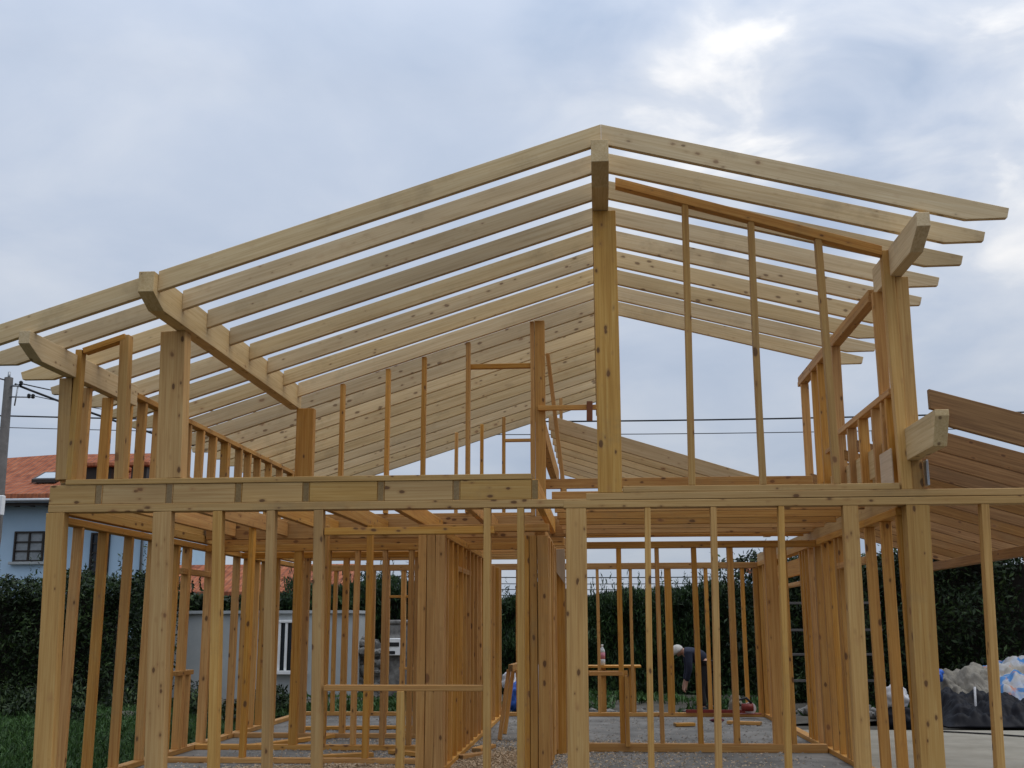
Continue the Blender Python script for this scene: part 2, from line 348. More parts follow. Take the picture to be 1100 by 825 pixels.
bm = bmesh.new(); add_box(bm, (2.78, 7.4, -0.2), (6.1, 17.2, 0.10), 0, 0.01); o = bm_obj('paved_apron', bm, PAVE); o['kind'] = 'structure'
bm = bmesh.new(); add_box(bm, (-5.12, 9.6, -0.2), (2.77, 19.25, 0.145), 0, 0.012); o = bm_obj('floor_slab', bm, SLAB); o['kind'] = 'structure'

# ------------------------------------------------------------------ the timber frame house
D = 9.836; P1 = 13.70; P2 = 18.90; FZ = 0.147
H = thing('timber_frame_house', (-1.1, 9.8, 0.147), 'unfinished two storey house frame of bare pine studs and rafters', 'house frame')
def post(x, y, z0, z1, w, d, name='post', label=None, par=None, xb=None, mat=None):
    xb = x if xb is None else xb
    return stick(par or H, name, (xb, y, z0), (x, y, z1), w, d, label=label, mat=mat)
def beamX(name, x0, x1, y, z0, z1, d, par=None, label=None, mat=None):
    return stick(par or H, name, (x0, y, (z0 + z1) / 2), (x1, y, (z0 + z1) / 2), d, z1 - z0, up=(0, 0, 1), label=label, mat=mat)
def beamY(name, x, y0, y1, z0, z1, w, par=None, label=None, mat=None):
    return stick(par or H, name, (x, y0, (z0 + z1) / 2), (x, y1, (z0 + z1) / 2), w, z1 - z0, up=(0, 0, 1), label=label, mat=mat)
def wall(origin, direction, length, bars):
    """wall_frame: its plates as one mesh (local Z along the wall); bars = (s0, s1, z0, z1, depth)"""
    o = None
    for s0, s1, z0, z1, d in bars:
        bm = bmesh.new(); add_box(bm, (-d / 2, z0 - origin[2], s0), (d / 2, z1 - origin[2], s1), 0, 0.004)
        c = bm_obj('wall_frame' if o is None else 'plate', bm, [PINE], frame(origin, direction, (0, 0, 1)), o or H)
        o = o or c
    return o

# roof lines
XR = 0.09; ZR = 5.84; SL = 0.318; SR = 0.262; RV = 0.18
def ztl(x): return ZR - SL * (XR - x)
def ztr(x): return ZR - SR * (x - XR)
RY = [9.045, 9.62] + [10.285 + 0.672 * k for k in range(16)]
RT = 0.055
def rafter_left(y, xa, xb, tail=False, lab=None):
    """from the high end xa down to xb along the left slope"""
    d = Vector((-1, 0, -SL)).normalized(); up = Vector((-SL, 0, 1)).normalized()
    k = math.sqrt(1 + SL * SL); Ln = (xa - xb) * k; h = RV / k
    sh = SL * h                       # plumb cut shift
    if tail: poly = [(0, 0), (Ln, 0), (Ln, -h * 0.45), (Ln - 0.29, -h), (sh, -h)]
    else: poly = [(0, 0), (Ln, 0), (Ln + sh, -h), (sh, -h)]
    return prism(H, 'rafter', (xa, y + jit(0.004), ztl(xa) + jit(0.003)), d, up, poly, RT, label=lab)
def rafter_right(y, xa, xb):
    d = Vector((1, 0, -SR)).normalized(); up = Vector((SR, 0, 1)).normalized()
    k = math.sqrt(1 + SR * SR); Ln = (xb - xa) * k; h = RV / k; sh = SR * h
    poly = [(0, 0), (Ln, 0), (Ln, -h * 0.5), (Ln - 0.32, -h), (sh, -h)]
    return prism(H, 'rafter', (xa, y + jit(0.004), ztr(xa) + jit(0.003)), d, up, poly, RT)
for k, y in enumerate(RY):
    if k < 8:
        rafter_left(y, XR - 0.001, -3.762); rafter_left(y, -3.902, -5.95 if k == 0 else -5.62 + jit(0.02), True)
    else: rafter_left(y, XR - 0.001, -5.62 + jit(0.02), True)
    if k < 9: rafter_right(y, XR + 0.001, 3.44 + jit(0.012))
# purlins: chamfered front ends
def purlin(name, x, w, y0, y1, z0, z1, cut=0.18, run=0.25, label=None):
    h = z1 - z0
    poly = [(0, 0), (y1 - y0, 0), (y1 - y0, -h), (run, -h), (0, -cut)]
    return prism(H, name, (x, y0, z1), (0, 1, 0), (0, 0, 1), poly, w, label=label)
purlin('ridge_beam', 0.075, 0.15, 8.93, 20.3, 5.36, 5.656, 0.20, 0.35)
purlin('purlin', -3.832, 0.138, 8.93, 13.80, 4.30, 4.585)
purlin('purlin', -4.885, 0.10, 8.95, 11.25, 3.87, 4.085, 0.11, 0.24)
purlin('purlin', 2.715, 0.11, 8.93, 10.45, 4.655, 4.915, 0.12, 0.26)
purlin('purlin', 2.735, 0.11, 8.94, 18.6, 2.985, 3.262, 0.05, 0.12)

# front floor rim (left): plates, blocking and joist ends
beamX('rim_plate', -4.995, -0.06, D + 0.075, 2.612, 2.682, 0.15)
beamX('rim_plate', -4.85, -0.58, D + 0.072, 2.862, 2.912, 0.15)
JX = [-4.53, -3.87, -3.23, -2.61, -1.93, -1.25, -0.55]
for x in JX: stick(H, 'joist', (x, D + 0.006, 2.771), (x, P1 - 0.02, 2.771), 0.062, 0.178, up=(0, 0, 1))
ed = [-4.995] + JX + [-0.36]
for i in range(len(ed) - 1):
    a = ed[i] + (0.034 if i else 0); b = ed[i + 1] - (0.034 if i < len(ed) - 2 else 0)
    if b - a > 0.05 and i < len(ed) - 2: beamX('blocking', a, b, D + 0.03 + jit(0.002), 2.684, 2.86, 0.05)
# right rim and joists running across
beamX('rim_plate', -0.30, 5.05, D + 0.072, 2.602, 2.668, 0.15)
beamX('rim_plate', -0.10, 5.05, D + 0.068, 2.671, 2.732, 0.14)
for k in range(7): beamX('joist', -0.42, 2.55, 10.30 + 0.66 * k, 2.672 + jit(0.004), 2.80, 0.055)
beamX('rim_plate', 0.225, 2.60, D + 0.052, 2.735, 2.79, 0.11)
stick(H, 'post_bracket', (2.835, D + 0.0, 2.76), (2.835, D + 0.0, 2.98), 0.02, 0.10, mat=STEEL)

# front wall, ground floor
def fpost(xt, xb, w, z0=FZ + 0.055, z1=2.61, d=0.10, y=None, label=None, name='post', par=None):
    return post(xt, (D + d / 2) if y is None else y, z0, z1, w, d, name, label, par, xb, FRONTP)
fw = wall((-4.995, D + 0.06, FZ), (1, 0, 0), 10, [(0, 2.36, FZ, FZ + 0.053, 0.12), (4.2, 7.76, FZ, FZ + 0.053, 0.12), (2.56, 4.08, 2.388, 2.452, 0.09), (2.60, 4.02, 1.045, 1.095, 0.10)])
fpost(-4.925, -4.85, 0.17); fpost(-3.925, -3.85, 0.17, label='doubled front post under the inner purlin')
for xt, xb, w in ((-3.415, -3.34, 0.085), (-2.925, -2.87, 0.076), (-2.49, -2.435, 0.085), (-0.975, -0.975, 0.062), (-0.68, -0.69, 0.06), (0.435, 0.405, 0.05), (1.005, 0.96, 0.052), (1.587, 1.535, 0.05), (2.175, 2.14, 0.128), (3.305, 3.235, 0.066)):
    fpost(xt, xb, w, name='stud', par=fw, z1=2.61 if xt < -0.3 else 2.601)
fpost(-1.72, -1.725, 0.065, z1=1.045, name='stud', par=fw)
fpost(-0.19, -0.202, 0.18, z1=2.601, d=0.16); fpost(2.742, 2.70, 0.195, z1=2.601, d=0.16)
fpost(4.60, 4.60, 0.12, z1=2.601)

# front gable, upper floor
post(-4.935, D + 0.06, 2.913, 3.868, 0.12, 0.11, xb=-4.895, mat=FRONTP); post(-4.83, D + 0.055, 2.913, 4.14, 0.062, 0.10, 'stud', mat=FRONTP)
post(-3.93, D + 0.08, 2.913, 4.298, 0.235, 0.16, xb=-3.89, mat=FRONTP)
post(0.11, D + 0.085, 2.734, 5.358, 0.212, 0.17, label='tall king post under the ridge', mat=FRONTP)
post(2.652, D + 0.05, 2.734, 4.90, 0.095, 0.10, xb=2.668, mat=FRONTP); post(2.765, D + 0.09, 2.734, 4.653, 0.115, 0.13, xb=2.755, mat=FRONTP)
gp = prism(H, 'wall_frame', (0.222, D + 0.05, 5.685), (2.39, 0, -0.745), (0.298, 0, 1), [(0, 0), (2.50, 0), (2.52, -0.085), (0.025, -0.085)], 0.095, label='sloping gable plate with three thin studs')
for xt, xb, w, zt in ((0.86, 0.83, 0.058, 5.40), (1.455, 1.447, 0.055, 5.215), (2.05, 2.08, 0.06, 5.03)):
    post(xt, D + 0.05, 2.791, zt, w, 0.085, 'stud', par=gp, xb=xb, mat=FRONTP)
gl = prism(H, 'wall_frame', (-4.80, D + 0.06, 4.155), (0.40, 0, 0.132), (-0.3, 0, 1), [(0, 0), (0.42, 0), (0.42, -0.055), (0, -0.055)], 0.10, label='short sloping gable plate beside the outer purlin')
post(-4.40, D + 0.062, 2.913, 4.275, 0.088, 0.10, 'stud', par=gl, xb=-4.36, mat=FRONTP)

# left side wall, both floors
lw = wall((-4.94, D + 0.16, FZ), (0, 1, 0), 9, [(0, 9.0, FZ, FZ + 0.055, 0.11), (0, 9.0, 2.52, 2.585, 0.12), (3.06, 3.56, 1.03, 1.085, 0.10), (3.06, 4.0, 2.20, 2.27, 0.08)])
for y in (10.35, 10.91, 11.53, 12.16, 12.87, 13.25, 14.03, 15.14, 15.6, 16.06, 16.45, 17.12, 18.3, 18.85, 14.5, 14.1, 16.75):
    post(-4.94 + jit(), y, FZ + 0.055, 2.52, 0.095, 0.05 if y != 13.25 else 0.09, 'stud', par=lw, xb=-4.94 + jit())
post(-4.94, 13.45, FZ + 0.055, 1.03, 0.095, 0.055, 'stud', par=lw)
beamY('rim_plate', -4.945, D + 0.155, P2, 2.612, 2.70, 0.10); beamY('rim_plate', -4.945, D + 0.155, P2, 2.703, 2.905, 0.06)
lu = wall((-4.94, 11.2, 2.908), (0, 1, 0), 7.8, [(-1.2, 7.75, 2.908, 2.95, 0.10), (0.06, 7.75, 3.985, 4.045, 0.11)])
for y in (10.30, 10.78):
    post(-4.94, y, 2.95, 3.866, 0.10, 0.055, 'stud', par=lu)
for y in (11.27, 11.66, 12.1, 12.55, 13.03, 13.47, 13.93, 14.43, 14.98, 15.40, 15.85, 16.4, 17.0, 17.6, 18.2, 18.8):
    post(-4.94 + jit(), y, 2.95, 3.985, 0.10, 0.055 if y != 14.43 else 0.12, 'stud', par=lu, xb=-4.94 + jit())

# right side wall, both floors
rw = wall((2.655, D + 0.17, FZ), (0, 1, 0), 9, [(0, 2.6, FZ, FZ + 0.055, 0.11), (2.6, 9.0, FZ, FZ + 0.055, 0.11), (0, 9.0, 2.525, 2.596, 0.12), (1.35, 2.65, 2.19, 2.25, 0.09), (5.05, 7.2, 2.24, 2.45, 0.05), (5.05, 7.2, 2.10, 2.15, 0.09)])
for y, d in ((10.05, 0.06), (10.62, 0.06), (11.24, 0.06), (12.72, 0.09), (13.1, 0.06), (13.5, 0.06), (13.95, 0.10), (14.3, 0.06), (14.75, 0.06), (14.98, 0.06), (12.55, 0.05), (14.6, 0.05), (17.3, 0.06), (17.55, 0.05), (17.8, 0.06), (18.3, 0.06), (18.84, 0.09)):
    post(2.655 + jit(), y, FZ + 0.055, 2.525, 0.095, d, 'stud', par=rw, xb=2.655 + jit())
beamY('rim_plate', 2.66, D + 0.16, P2, 2.60, 2.73, 0.10)
ru = wall((2.66, D + 0.2, 2.733), (0, 1, 0), 5, [(0, 4.4, 2.733, 2.775, 0.10), (-0.03, 2.14, 3.60, 3.66, 0.10), (0.45, 4.35, 4.60, 4.66, 0.10), (0.45, 4.35, 4.663, 4.725, 0.085), (2.2, 2.9, 3.50, 3.55, 0.09)])
for y, z1 in ((10.18, 3.60), (10.68, 3.60), (11.23, 3.60), (11.77, 3.60), (10.36, 4.655), (12.24, 4.60), (12.62, 4.60), (13.08, 4.60), (13.5, 4.60), (14.2, 4.60)):
    post(2.66 + jit(), y, 2.775, z1, 0.095, 0.06, 'stud', par=ru)
stick(H, 'sheathing_panel', (2.60, 10.02, 2.95), (2.60, 10.42, 2.95), 0.016, 0.34, up=(0, 0, 1), mat=PLY)

# middle partition (across), ground floor
mw = wall((-4.88, P1 + 0.05, FZ), (1, 0, 0), 8, [(0, 3.2, FZ, FZ + 0.06, 0.11), (0, 4.3, 2.503, 2.582, 0.11), (4.72, 7.47, FZ, FZ + 0.095, 0.11), (4.72, 7.47, 2.503, 2.582, 0.11), (4.74, 5.14, 1.01, 1.055, 0.10)])
for x, w in ((-3.70, 0.10), (-3.33, 0.05), (-2.62, 0.055), (-2.96, 0.06), (-2.30, 0.06), (0.70, 0.05), (1.145, 0.06), (1.57, 0.07), (2.055, 0.14), (2.22, 0.055), (0.245, 0.06)):
    post(x + jit(), P1 + 0.05, FZ + 0.06, 2.503, w, 0.09, 'stud', par=mw, xb=x + jit())
post(0.30, P1 - 0.02, FZ + 0.06, 1.01, 0.05, 0.05, 'stud', par=mw)
beamX('beam', -4.88, -0.30, P1 + 0.05, 2.648, 2.90, 0.12)
beamX('beam', -0.30, 2.6, P1 + 0.40, 2.69, 2.80, 0.06)
# plates of the rooms behind
ra = wall((-4.88, 12.45, FZ), (1, 0, 0), 4, [(0, 3.1, FZ, FZ + 0.055, 0.11)])
for x in (-3.9, -3.05): post(x, 12.45, FZ + 0.055, 2.70, 0.06, 0.09, 'stud', par=ra)
post(-2.55, 12.45, FZ + 0.055, 2.70, 0.065, 0.09, 'stud', par=ra)
rb = wall((-4.88, 15.2, FZ), (1, 0, 0), 4, [(0, 3.2, FZ, FZ + 0.06, 0.11), (0, 3.2, 2.50, 2.58, 0.11)])
for x in (-4.4, -3.97, -3.43, -2.88, -2.45, -2.1): post(x, 15.2, FZ + 0.06, 2.50, 0.075, 0.09, 'stud', par=rb)

# partition running back, ground floor
pw = wall((-1.64, 11.5, FZ), (0, 1, 0), 7, [(0.1, 7.3, FZ, FZ + 0.055, 0.11), (0.1, 5.2, 2.50, 2.58, 0.11), (1.3, 2.6, 2.20, 2.26, 0.09)])
for y in (11.7, 11.9, 12.3, 12.36, 12.75, 13.2, 13.6, 13.95, 14.4, 14.85, 15.3, 15.8, 16.3, 16.8, 17.4, 18.0, 18.5):
    post(-1.64 + jit(), y, FZ + 0.055, 2.50, 0.095, 0.055, 'stud', par=pw)
for x, w in ((-1.80, 0.085), (-1.71, 0.085), (-1.612, 0.10)): post(x, 11.5 + jit(0.01), FZ, 2.53, w, 0.12)
pc = wall((-0.60, 11.5, FZ), (0, 1, 0), 3, [(0.1, 2.1, 2.50, 2.58, 0.11), (0.1, 2.1, FZ, FZ + 0.055, 0.11)])
for y in (11.95, 12.4, 12.9, 13.4): post(-0.55 + jit(), y, FZ + 0.055, 2.50, 0.09, 0.055, 'stud', par=pc)
for x, w in ((-0.745, 0.075), (-0.665, 0.075), (-0.567, 0.11)): post(x, 11.5 + jit(0.01), FZ, 2.49, w, 0.12)
beamX('beam', -1.84, -0.50, 11.5, 2.535, 2.61, 0.12)
post(-0.475, 13.45, FZ, 2.49, 0.12, 0.05)
prism(H, 'sheathing_panel', (-0.40, 13.40, 2.48), (0, 0, -1), (-1, 0, 0), [(0, 0), (0.42, 0), (0.33, 0.06), (0.22, 0.145), (0, 0.15)], 0.02, mat=PLY)
post(-0.43, 13.60, 0.147, 2.5, 0.05, 0.09)

# rear wall and rear-left joists
bw = wall((-4.88, P2, FZ), (1, 0, 0), 8, [(0, 7.5, FZ, FZ + 0.06, 0.11), (0, 7.5, 2.50, 2.60, 0.11), (1.30, 1.90, 2.05, 2.09, 0.08), (1.55, 1.95, 0.88, 0.92, 0.08)])
for x, w in ((-4.62, 0.16), (-3.80, 0.07), (-3.28, 0.08), (-4.25, 0.07), (-4.44, 0.06), (-3.55, 0.06), (-2.3, 0.07), (-1.95, 0.07), (-0.95, 0.07), (-2.7, 0.07), (-1.35, 0.07), (-0.03, 0.05), (0.52, 0.05), (1.13, 0.11), (1.75, 0.06), (2.35, 0.06), (2.56, 0.08)):
    post(x + jit(), P2, FZ + 0.06, 2.50, w, 0.09, 'stud', par=bw)
for k in range(7): beamX('joist', -4.88, -0.45, 14.42 + 0.63 * k, 2.632, 2.78, 0.055)

# upper middle gable under the eighth rafter
ug = wall((-3.56, P1 + 0.05, 2.905), (1, 0, 0), 3, [(0, 2.75, 2.905, 2.95, 0.10), (1.98, 2.76, 4.775, 4.835, 0.07)])
def zb(x): return ztl(x) - RV
post(-3.68, P1 + 0.05, 2.903, 4.298, 0.22, 0.12)
for x in (-3.20, -2.62, -2.16, -1.60): post(x, P1 - 0.005, 2.95, zb(x) - 0.015, 0.055, 0.085, 'stud', par=ug)
post(-0.79, P1 + 0.03, 2.903, zb(-0.79) - 0.01, 0.05, 0.09); post(-0.695, P1 + 0.05, 2.903, 5.38, 0.125, 0.12)
stick(H, 'brace', (-0.60, P1 + 0.16, 4.98), (-0.42, P1 + 0.16, 3.30), 0.05, 0.10, up=(0, 1, 0))
beamX('brace', -0.72, 0.02, P1 - 0.03, 4.21, 4.27, 0.06)
stick(H, 'joist_hanger', (-0.08, P1 - 0.075, 4.06), (-0.075, P1 - 0.075, 4.31), 0.075, 0.02, mat=BROWN)
beamX('beam', -0.70, 2.62, P1 + 0.14, 3.25, 3.37, 0.07)
post(-0.41, P1 + 0.14, 2.90, 3.25, 0.06, 0.09); post(0.12, P1 + 0.14, 2.90, 3.25, 0.09, 0.09); post(2.5, P1 + 0.14, 2.75, 3.25, 0.10, 0.09)
# rear gable under the last rafters
rg = wall((-3.4, P2 + 0.06, 2.905), (1, 0, 0), 3.5, [(0, 3.4, 2.905, 2.95, 0.10), (1.80, 2.34, 4.68, 4.73, 0.08)])
for x in (-2.41, -1.97, -1.59, -1.10, -0.6): post(x, P2 + 0.06, 2.95, zb(x) - 0.012, 0.055, 0.09, 'stud', par=rg)

# rear-right roof, one storey lower
SQ = 0.315
def zq(x): return 4.285 - SQ * (x + 0.61)
for k in range(8):
    d = Vector((1, 0, -SQ)).normalized(); up = Vector((SQ, 0, 1)).normalized(); kq = math.sqrt(1 + SQ * SQ)
    Ln = 3.25 * kq; h = 0.19 / kq
    prism(H, 'rafter', (-0.62, 14.42 + 0.63 * k + jit(0.004), zq(-0.62)), d, up, [(0, 0), (Ln, 0), (Ln + SQ * h, -h), (SQ * h, -h)], 0.055)
beamY('beam', -0.70, P1 + 0.2, P2, 3.92, 4.16, 0.11)
SQ = 0.30
# side lean-to
def zl(x): return 3.445 - SQ * (x - 2.67)
kq = math.sqrt(1 + SQ * SQ)
for k in range(13):
    d = Vector((1, 0, -SQ)).normalized(); up = Vector((SQ, 0, 1)).normalized()
    y = 9.045 if k == 0 else 10.30 + 0.645 * (k - 1); hv = 0.265 if k == 0 else 0.19
    h = hv / kq; Ln = 2.75 * kq; n0 = 0.135 * kq; hn = 0.6 * h
    prism(H, 'rafter', (2.67, y + jit(0.004), zl(2.67)), d, up, [(0, 0), (Ln, 0), (Ln, -h * 0.5), (Ln - 0.25, -h), (n0 + SQ * h, -h), (n0 + SQ * hn, -hn), (SQ * hn, -hn)], 0.055, mat=DARKPINE if k == 0 else TANPINE, label='dark brown outer rafter' if k == 0 else None)
beamY('beam', 4.90, D + 0.16, 18.4, 2.36, 2.475, 0.12, mat=TANPINE)
stick(H, 'post', (4.92, 13.2, 0.10), (4.92, 13.2, 2.36), 0.2, 0.12, mat=DARKPINE)

# ------------------------------------------------------------------ foliage
def leaves(name, pts, size, asp, up_bias, mat, parent=None, M=None, extra=None):
    n = len(pts); a = rng.normal(size=(n, 3)); a[:, 2] = np.abs(a[:, 2]) * up_bias + 0.0; a /= np.linalg.norm(a, axis=1)[:, None]
    b = np.cross(a, rng.normal(size=(n, 3))); b /= np.linalg.norm(b, axis=1)[:, None]
    s = size * rng.uniform(0.55, 1.35, n)[:, None]
    q = np.stack([pts - a * s, pts + b * s * asp, pts + a * s, pts - b * s * asp], 1).reshape(-1, 3)
    me = bpy.data.meshes.new(name)
    me.vertices.add(4 * n); me.vertices.foreach_set('co', q.astype(np.float32).ravel())
    me.loops.add(4 * n); me.loops.foreach_set('vertex_index', np.arange(4 * n, dtype=np.int32))
    me.polygons.add(n); me.polygons.foreach_set('loop_start', np.arange(0, 4 * n, 4, dtype=np.int32)); me.polygons.foreach_set('loop_total', np.full(n, 4, dtype=np.int32))
    me.materials.append(mat); me.update(); me.validate()
    return link(bpy.data.objects.new(name, me), M, parent)
def fnoise(x, s, seed): return noise.fractal(Vector((x * s, seed, 0.7)), 1.0, 2.0, 3)
def hedge(label, cat, path, height, depth, n, leaf, mat, hvar=0.25, spikes=0.0, asp=0.35, upb=1.0):
    """a run of hedge along path points; leaf faces through its outer half metre, twig core inside"""
    P = [Vector((p[0], p[1], 0)) for p in path]; segs = [(P[i], P[i + 1]) for i in range(len(P) - 1)]
    lens = [(b - a).length for a, b in segs]; tot = sum(lens)
    mid = P[0]; root = thing('hedge', (mid.x, mid.y, 0), label, cat)
    def at(s):
        for (a, b), l in zip(segs, lens):
            if s <= l: return a.lerp(b, s / l), (b - a).normalized()
            s -= l
        return segs[-1][1], (segs[-1][1] - segs[-1][0]).normalized()
    N = 400; pos = [at(tot * i / N) for i in range(N + 1)]
    hs = np.array([height(tot * i / N) if callable(height) else height for i in range(N + 1)]); hs = hs + np.array([hvar * fnoise(tot * i / N, 0.8, len(label)) for i in range(N + 1)])
    s = rng.uniform(0, 1, n); idx = (s * N).astype(int)
    hh = hs[idx]; base = np.array([[p.x, p.y] for p, d in pos])[idx]; nrm = np.array([[d.y, -d.x] for p, d in pos])[idx]
    zf = rng.uniform(0, 1, n) ** 0.85
    top = rng.uniform(0, 1, n) < 0.25
    off = depth * 0.5 * (1 - 0.55 * rng.uniform(0, 1, n) ** 2.2) * np.where(rng.uniform(0, 1, n) < 0.72, 1, -1)
    off = np.where(top, rng.uniform(-1, 1, n) * depth * 0.5, off)
    lump = np.array([noise.fractal(Vector((tot * i * 1.3, z * 3, 5)), 1.0, 2.0, 3) for i, z in zip(s, zf)])
    off = off * (1 + 0.75 * lump)
    z = np.where(top, hh * rng.uniform(0.82, 1.0, n), hh * zf * 0.97)
    jj = rng.normal(size=(n, 2)) * 0.06
    pts = np.stack([base[:, 0] + nrm[:, 0] * off + jj[:, 0], base[:, 1] + nrm[:, 1] * off + jj[:, 1], z], 1)
    if spikes:
        m = int(tot * spikes); sp_ = []
        for _ in range(m):
            i = rng.integers(0, N + 1); p, d = pos[i]; o_ = rng.uniform(-0.5, 0.5) * depth; hgt = rng.uniform(0.12, 0.75) ** 1.3
            for q in np.linspace(0, 1, 14): sp_.append((p.x + d.y * o_ + rng.normal() * 0.035 * (1.2 - q), p.y - d.x * o_ + rng.normal() * 0.035 * (1.2 - q), hs[i] - 0.1 + hgt * q))
        pts = np.vstack([pts, np.array(sp_)])
    leaves('foliage', pts - np.array([mid.x, mid.y, 0]), leaf, asp, upb, mat, root, WM[root.name])
    bm = bmesh.new()
    for i in range(20, N - 20, 10):
        (p, d), (p2, d2) = pos[i], pos[i + 10]; r = Vector((d.y, -d.x, 0)) * depth * 0.20; z1 = min(hs[i], hs[i + 10]) * 0.86
        q = [bm.verts.new(v - mid) for v in (p - r, p + r, p2 + r, p2 - r)] + [bm.verts.new(v - mid + Vector((0, 0, z1))) for v in (p - r, p + r, p2 + r, p2 - r)]
        for f in ((4, 5, 6, 7), (0, 1, 5, 4), (1, 2, 6, 5), (2, 3, 7, 6), (3, 0, 4, 7)): bm.faces.new([q[j] for j in f])
    bm_obj('branches', bm, TWIG, WM[root.name], root)
    return root
hedge('dense dark green hedge on the lawn before the pale blue house', 'hedge', [(-30, 23.6), (-9.0, 23.4)], 2.55, 1.6, 110000, 0.055, LEAF, 0.45, 7)
hedge('tall clipped conifer hedge along the back of the building plot', 'hedge', [(-7.5, 27.6), (8.0, 27.4)], lambda s: 2.75 - 0.35 * min(1, max(0, (s - 2.2) / 2)), 1.5, 130000, 0.065, LEAF2, 0.28, 16, 0.2, 3.0)
hedge('overgrown dark thicket rising behind the lean-to on the right', 'hedge', [(3.9, 26.3), (5.6, 23.6), (8.0, 21.8), (13, 20.5), (22, 19.5)], lambda s: 2.9 + 0.08 * s, 2.2, 110000, 0.06, LEAF, 0.5, 2)
# grass on the lawn
gn = 60000; gx = rng.uniform(-13, -5.4, gn); gy = 9 + 13.6 * rng.uniform(0, 1, gn) ** 1.2
gp_ = np.stack([gx, gy, 0.03 + 0.05 * rng.uniform(0, 1, gn)], 1)
g = leaves('grass', gp_, 0.07, 0.12, 2.5, GRASSM); tag(g, 'rough green grass growing beside the house slab', 'grass', kind='stuff')
gn = 14000; gp_ = np.stack([rng.uniform(-7, 7, gn), rng.uniform(20.2, 26.5, gn), np.full(gn, 0.10)], 1)
keep = np.array([noise.noise(Vector((p[0] * 0.6, p[1] * 0.6, 2))) > 0.02 for p in gp_]); g = leaves('weeds', gp_[keep], 0.10, 0.2, 1.6, GRASSM); tag(g, 'patchy green weeds on the bare earth behind the frame', 'weeds', kind='stuff')

# ------------------------------------------------------------------ neighbouring buildings
def window(par, cx, y, z0, z1, w, nx, nz, glass, sill=True, t=0.05):
    bm = bmesh.new(); x0, x1 = cx - w / 2, cx + w / 2
    add_box(bm, (x0 - t, y - 0.09, z0 - t), (x0, y + 0.02, z1 + t)); add_box(bm, (x1, y - 0.09, z0 - t), (x1 + t, y + 0.02, z1 + t))
    add_box(bm, (x0, y - 0.088, z1), (x1, y + 0.02, z1 + t)); add_box(bm, (x0, y - 0.088, z0 - t), (x1, y + 0.02, z0))
    for i in range(1, nx): add_box(bm, (x0 + w * i / nx - 0.028, y - 0.07, z0), (x0 + w * i / nx + 0.028, y - 0.02, z1))
    for i in range(1, nz): add_box(bm, (x0, y - 0.064, z0 + (z1 - z0) * i / nz - 0.02), (x1, y - 0.024, z0 + (z1 - z0) * i / nz + 0.02))
    f = bm_obj('window', bm, [DARKW], None, par)
    bm = bmesh.new(); add_box(bm, (x0, y - 0.018, z0), (x1, y - 0.006, z1)); bm_obj('pane', bm, [glass], None, f)
    if sill:
        bm = bmesh.new(); add_box(bm, (x0 - 0.14, y - 0.16, z0 - t - 0.09), (x1 + 0.14, y - 0.002, z0 - t - 0.003), 0, 0.01); bm_obj('sill', bm, [RENDERG], None, f)
    return f
NH = thing('neighbour_house', (-19.5, 37.0, 0), 'white rendered house tinted blue for shade, with red tiled roof and small dark framed windows', 'house')
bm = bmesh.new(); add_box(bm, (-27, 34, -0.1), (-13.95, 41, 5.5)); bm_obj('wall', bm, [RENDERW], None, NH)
def slab_poly(name, pts, th, mat, par):
    bm = bmesh.new(); a = [bm.verts.new(p) for p in pts]; b = [bm.verts.new((p[0], p[1], p[2] - th)) for p in pts]
    bm.faces.new(a); bm.faces.new(list(reversed(b))); n = len(pts)
    for i in range(n): bm.faces.new((a[(i + 1) % n], a[i], b[i], b[(i + 1) % n]))
    bmesh.ops.recalc_face_normals(bm, faces=bm.faces[:]); return bm_obj(name, bm, [mat], None, par)
rf = slab_poly('roof', [(-27.6, 33.3, 5.62), (-13.5, 33.3, 5.62), (-15.2, 37.6, 7.5), (-19.0, 37.6, 7.5), (-24.5, 37.6, 7.2)], 0.16, TILE, NH)
slab_poly('roof', [(-13.5, 33.3, 5.615), (-13.5, 41.6, 5.615), (-15.2, 37.6, 7.495)], 0.15, TILE, NH)
slab_poly('roof', [(-27.6, 41.7, 5.62), (-24.5, 37.62, 7.2), (-15.2, 37.62, 7.5), (-13.5, 41.7, 5.62)], 0.15, TILE, NH)
bm = bmesh.new(); add_box(bm, (-27.4, 33.36, 5.38), (-13.6, 33.9, 5.45)); add_box(bm, (-27.4, 33.36, 5.26), (-13.6, 33.46, 5.375))
for i in range(28): add_box(bm, (-27.3 + i * 0.5, 33.47, 5.28), (-27.18 + i * 0.5, 33.98, 5.377))
bm_obj('eaves', bm, [DARKW], None, NH)
def on_roof(y): return 5.62 + (y - 33.3) * (1.88 / 4.3)
bm = bmesh.new(); sk = [(-18.15, 34.5), (-17.35, 34.5), (-17.35, 35.3), (-18.15, 35.3)]
a = [bm.verts.new((x, y, on_roof(y) + 0.08)) for x, y in sk]; b = [bm.verts.new((x, y, on_roof(y) - 0.03)) for x, y in sk]
bm.faces.new(a)
for i in range(4): bm.faces.new((a[(i + 1) % 4], a[i], b[i], b[(i + 1) % 4]))
bmesh.ops.recalc_face_normals(bm, faces=bm.faces[:]); skl = bm_obj('skylight', bm, [DARKW], None, NH)
bm = bmesh.new(); bm.faces.new([bm.verts.new((x, y, on_roof(y) + 0.086)) for x, y in ((-18.06, 34.6), (-17.44, 34.6), (-17.44, 35.2), (-18.06, 35.2))]); bm_obj('pane', bm, [plain('sky_glass', (0.45, 0.5, 0.52), 0.06, 0.03)], None, skl)
